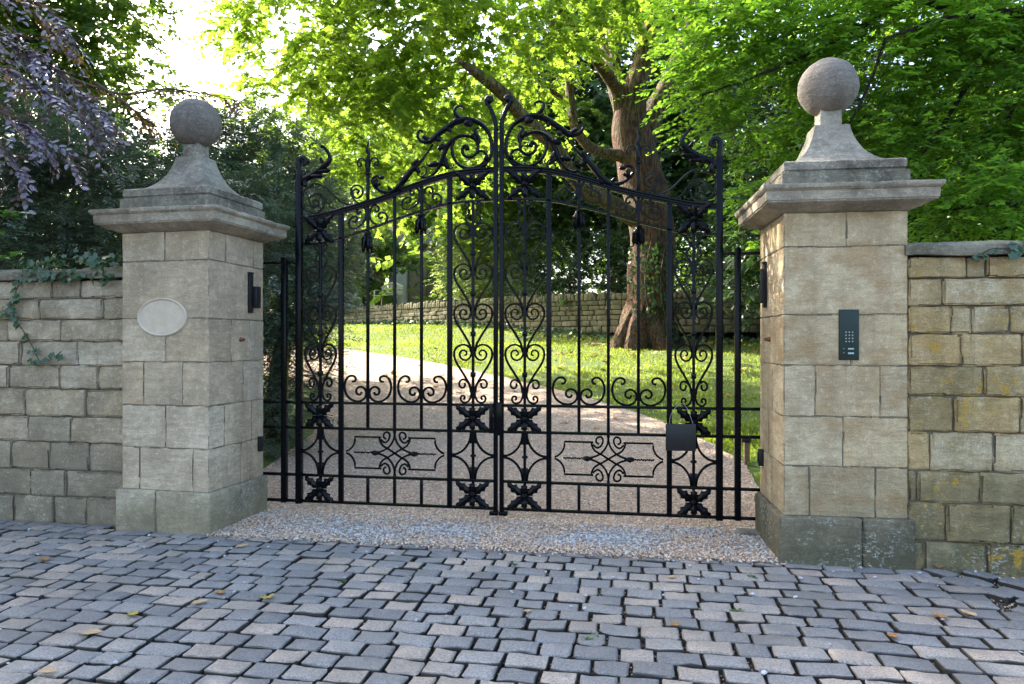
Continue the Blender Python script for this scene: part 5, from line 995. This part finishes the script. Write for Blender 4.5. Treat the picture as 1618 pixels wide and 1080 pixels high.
# --- laurel at the left edge, ivy on the walls, ivy on the plane trunk
la = tree_root('laurel_bush', (0, 0), 'glossy bright green laurel at left edge above the wall', 'shrub')
P = np.array([at(px, py, 6.0) for px, py in ((-30, 340), (-10, 335), (-25, 365), (5, 345), (-30, 395), (-5, 400), (-40, 410), (10, 410))]); D = unit(np.array([(.8, -.3, .15)] * len(P)) + RNG.normal(size=(len(P), 3)) * .35)
b, a, nr, sz, ti, E = sprays(P, D, .22, 6, .12, flat=.2, droop=.1, spread=40); leaves_obj('leaves', b, a, nr, sz, T_OV, ML_LAUR, la, ti); mb = MB()
for p in P: tube(mb, [Vector(p), Vector(p) + Vector((-.3, .1, -.3)), Vector((at(-60, 440, 6.2)))], [.004, .007, .012], 5, n=2)
mb.build('stems', M_TWIG, la)
def ivy(label, runs, y_off, leaf, seed):
    o = tree_root('ivy', (0, 0), label, 'ivy'); mb = MB(); Bs, As, Ns, Ss = [], [], [], []
    for pts, n_, wdt in runs:
        pp = [on_y(px, py, yy) for px, py, yy in pts]; c = crom(pp, 8); tube(mb, pp, .0035, 5, n=5)
        for i in range(n_):
            t = RNG.random() * (len(c) - 1.01); k = int(t); p = c[k].lerp(c[k + 1], t - k) + Vector(RNG.normal(size=3) * np.array([wdt, .012, wdt])); Bs.append(p + Vector((0, -.012, 0))); As.append(RNG.normal(size=3) * np.array([1, .2, .5]) + np.array([0, -.25, -.7])); Ns.append(np.array([0, -1, .55]) + RNG.normal(size=3) * .35); Ss.append(leaf * RNG.uniform(.55, 1.2))
    mb.build('stem', M_TWIG, o); leaves_obj('leaves', np.array(Bs), unit(np.array(As)), unit(np.array(Ns)), np.array(Ss), T_IVY, ML_IVY, o); return o
ivy('ivy trailing over the coping and down the left wall', [([(40, 425, YL - .06), (80, 412, YL - .02), (130, 408, YL - .04), (190, 415, YL - .06)], 85, .032), ([(45, 432, YL - .06), (100, 436, YL - .05), (150, 434, YL - .05), (188, 438, YL - .04)], 42, .02), ([(70, 425, YL - .05), (30, 450, YL - .03), (22, 495, YL - .02), (45, 535, YL - .02), (62, 570, YL - .02)], 34, .018), ([(30, 470, YL - .02), (8, 490, YL - .02), (-20, 500, YL - .02)], 10, .015), ([(62, 570, YL - .02), (80, 568, YL - .02), (97, 555, YL - .03)], 9, .012)], 0, .062, 1)
ivy('small ivy sprig hanging over the right wall coping', [([(1618, 395, YR - .04), (1570, 392, YR - .05), (1545, 405, YR - .05)], 14, .012), ([(1660, 385, YR - .02), (1600, 385, YR - .02)], 10, .02)], 0, .06, 2)
iv = tree_root('ivy', (0, 0), 'ivy climbing the foot of the big plane trunk', 'ivy'); n = 700; th = RNG.uniform(-.9, 1.3, n); hh = RNG.random(n) ** 1.5 * 2.6; rr_ = .72 + .2 * np.exp(-hh * 2)
P = np.array([Vector(at(1024, 545, ZT)) + CR * (math.sin(t) * r) - CF * (math.cos(t) * r) + Vector((0, 0, h)) for t, r, h in zip(th, rr_, hh)]); Nn = np.array([CR * math.sin(t) - CF * math.cos(t) for t in th]) + RNG.normal(size=(n, 3)) * .3
leaves_obj('leaves', P, unit(RNG.normal(size=(n, 3)) * .5 + np.array([0, 0, -1])), unit(Nn), RNG.uniform(.06, .11, n), T_IVY, ML_DARK, iv)
mb = MB()
for t in (-.2, .3, .8): tube(mb, [Vector(at(1024, 548, ZT)) + CR * (math.sin(t + .1 * math.sin(h * 3)) * .78) - CF * (math.cos(t) * .78) + Vector((0, 0, h)) for h in (0, .6, 1.2, 1.8, 2.6)], .014, 5)
mb.build('stem', M_TWIG, iv)

# --- grass, leaf litter, fallen leaves
def lawn_pts(n, x0, x1, y0, y1, f=None):
    X = RNG.uniform(x0, x1, n); Y = RNG.uniform(y0, y1, n); k = np.array([x > edge_x(y) + .03 + .12 * noise.noise((y * 3, x, 4)) if y < ymax else x > ex(y) for x, y in zip(X, Y)]); X, Y = X[k], Y[k]
    return X, Y, np.array([terrain(x, y) for x, y in zip(X, Y)])
def line_y(x): return float(np.interp(x, [p.x for p in WLn], [p.y for p in WLn]))
X1, Y1, Z1 = lawn_pts(90000, -9, 6, 2.5, 18); X2, Y2, Z2 = lawn_pts(16000, 1.2, 5, .6, 5); X = np.concatenate([X1, X2]); Y = np.concatenate([Y1, Y2]); Z = np.concatenate([Z1, Z2]); k = Y < np.array([line_y(x) for x in X]) - .05
k &= RNG.random(len(X)) < np.clip(.55 + 1.2 * np.array([noise.noise((x * .8, y * .8, 7)) for x, y in zip(X, Y)]), .12, 1); X, Y, Z = X[k], Y[k], Z[k]; n = len(X)
tt = np.stack([RNG.random(n), np.clip(.5 + np.array([noise.noise((x * .5, y * .5, 9)) for x, y in zip(X, Y)]) + RNG.normal(0, .15, n), 0, 1)], 1)
o = leaves_obj('lawn_grass', np.stack([X, Y, Z - .005], 1), unit(RNG.normal(size=(n, 3)) * .45 + np.array([0, 0, 1])), unit(RNG.normal(size=(n, 3)) + np.array([0, -1, .0])), RNG.uniform(.035, .075, n), (T_ND[0] * np.array([1, 1.6, 1]), T_ND[1]), ML_GRASS, None, tt); tag(o, 'short sunlit lawn grass beyond the gravel drive', 'grass', kind='stuff')
n = 1500; X = RNG.uniform(-4, 6, n); Y = RNG.uniform(3, 16, n); k = RNG.random(n) < np.clip(np.exp(-((X - 1.5) / 2.5) ** 2 - ((Y - 13.5) / 2.6) ** 2) + .10 + .5 * (Y > 14.5) * (X > -2), 0, 1); X, Y = X[k], Y[k]; n = len(X)
o = leaves_obj('leaf_litter', np.stack([X, Y, [terrain(x, y) + .03 for x, y in zip(X, Y)]], 1), unit(RNG.normal(size=(n, 3)) * np.array([1, 1, .25])), unit(RNG.normal(size=(n, 3)) * .35 + np.array([0, 0, 1])), RNG.uniform(.08, .15, n), T_MAP, M_DEAD); tag(o, 'brown leaf litter scattered on the lawn under the plane tree', 'leaf litter', kind='stuff')
# ivy ground cover at the wall foot
n = 2600; S_ = RNG.uniform(6, cum[-1] - 1, n); Q = [on_line(s)[0] for s in S_]; off_ = RNG.random(n) ** 1.6 * 1.3 * np.array([.25 + max(0, noise.noise((q.x * .8, 3, 1)) + .45) * (1.2 if q.x > -3 else .35) for q in Q])
P = np.array([(q.x, q.y - o_ - .02, terrain(q.x, q.y - o_) + RNG.random() * .14 * (1 - o_ / 2)) for q, o_ in zip(Q, off_)]); o = leaves_obj('ground_ivy', P, unit(RNG.normal(size=(n, 3)) + np.array([0, -.4, .1])), unit(RNG.normal(size=(n, 3)) * .4 + np.array([0, -.3, 1])), RNG.uniform(.07, .13, n), T_IVY, ML_IVY); tag(o, 'low ivy and weeds along the foot of the dry stone wall', 'ground cover', kind='stuff')
def fallen(px, py, size, ang, mat, label, z=.010, curl=1., group='fallen leaves on the paving'):
    size *= 1.05
    p = on_ground(px, py, 0.0) if py > 835 or px < 1180 else on_ground(px, py, 0.0); tv, tf = T_MAP if mat in (M_DEAD, M_LEAFG, M_DEADY) else T_OV
    K = []; c, s = math.cos(ang), math.sin(ang); r2 = random.Random(int(px * 7 + py))
    for x, y, zz in tv: x -= .5; zc_ = (abs(y) ** 1.5 * .55 + x * x * .35) * curl + r2.uniform(0, .06); K.append(((x * c - y * s) * size, (x * s + y * c) * size, zc_ * size))
    mb = MB(); m = len(K); mb.add(K + [(x, y, z_ - .0012) for x, y, z_ in K], list(tf) + [tuple(i + m for i in f[::-1]) for f in tf]); o = mb.build('fallen_leaf', mat); o.location = (p.x, p.y, z); tag(o, label, 'leaf', group)
for a in ((72, 889, .085, .4, M_DEAD, 'brown fallen leaf on the setts at left edge below the wall'), (383, 866, .095, 1.0, M_DEADT, 'curled tan leaf on the setts in front of the left pier corner'), (394, 834, .075, .3, M_DEAD, 'rusty brown leaf on the gravel beside the left pier foot'),
          (145, 1006, .10, .5, M_DEADT, 'long tan leaf low on the setts at left'), (316, 956, .09, .9, M_DEADT, 'pale tan leaf on the setts left of centre'), (212, 974, .08, 2, M_DEADY, 'olive yellow leaf flattened between setts at left'), (75, 1068, .08, .2, M_DEADT, 'pair of long tan leaves at bottom left corner of the setts'),
          (348, 941, .07, 2.2, M_DEAD, 'small reddish leaf on the setts below the left pier'), (425, 948, .08, 1.4, M_DEADY, 'ragged olive leaf on the setts left of the gates centre line'), (962, 857, .085, .1, M_DEADT, 'tan leaf on the gravel in front of the right gate leaf'), (1125, 838, .085, .5, M_LEAFG, 'green leaf on the gravel near the right pier'),
          (1390, 897, .10, .2, M_DEADY, 'yellow green leaf standing at the foot of the right pier'), (1483, 900, .09, 1.2, M_DEAD, 'brown leaf at the foot of the right wall'), (1062, 916, .07, .8, M_DEADT, 'orange tan leaf on the setts below the right gate leaf'), (1531, 975, .09, 2.1, M_DEADT, 'orange tan leaf on the setts at right'), (1488, 979, .08, .2, M_DEAD, 'dark brown leaf on the setts at right, left of the tan one'),
          (1408, 1008, .06, 1.9, M_DEAD, 'small reddish leaf low on the setts at right'), (1068, 992, .055, 1.2, M_DEAD, 'small red brown leaf between setts, right of centre'), (834, 970, .05, .4, M_DEADT, 'tiny buff leaf on the setts near the middle')): fallen(*a)
def weed(px, py, s, label, mat=ML_LAUR):
    p = on_ground(px, py, 0); n = 16; th = RNG.uniform(0, 6.28, n); b = np.stack([RNG.normal(0, s * .35, n), RNG.normal(0, s * .35, n), RNG.random(n) * s * .3], 1); a = np.stack([np.cos(th), np.sin(th), np.full(n, .6)], 1)
    o = leaves_obj('weed', b, unit(a), unit(RNG.normal(size=(n, 3)) * .3 + np.array([0, 0, 1])), RNG.uniform(.5, 1, n) * s, T_OV, mat); o.location = (p.x, p.y, -.006); tag(o, label, 'weed', 'weeds growing between the setts')
for a in ((812, 893, .030, 'small green weed in the setts below the gates centre'), (925, 1012, .032, 'green weed among the lower setts right of centre'), (1190, 912, .030, 'green weed in the setts near the right pier corner'), (1165, 968, .035, 'mossy green tuft beside a long blue grey sett'), (1060, 915, .02, 'tiny weed beside the orange tan leaf'), (940, 1005, .025, 'faint weed just right of the lower green weed'), (540, 922, .03, 'moss tuft between the setts left of centre')): weed(*a)
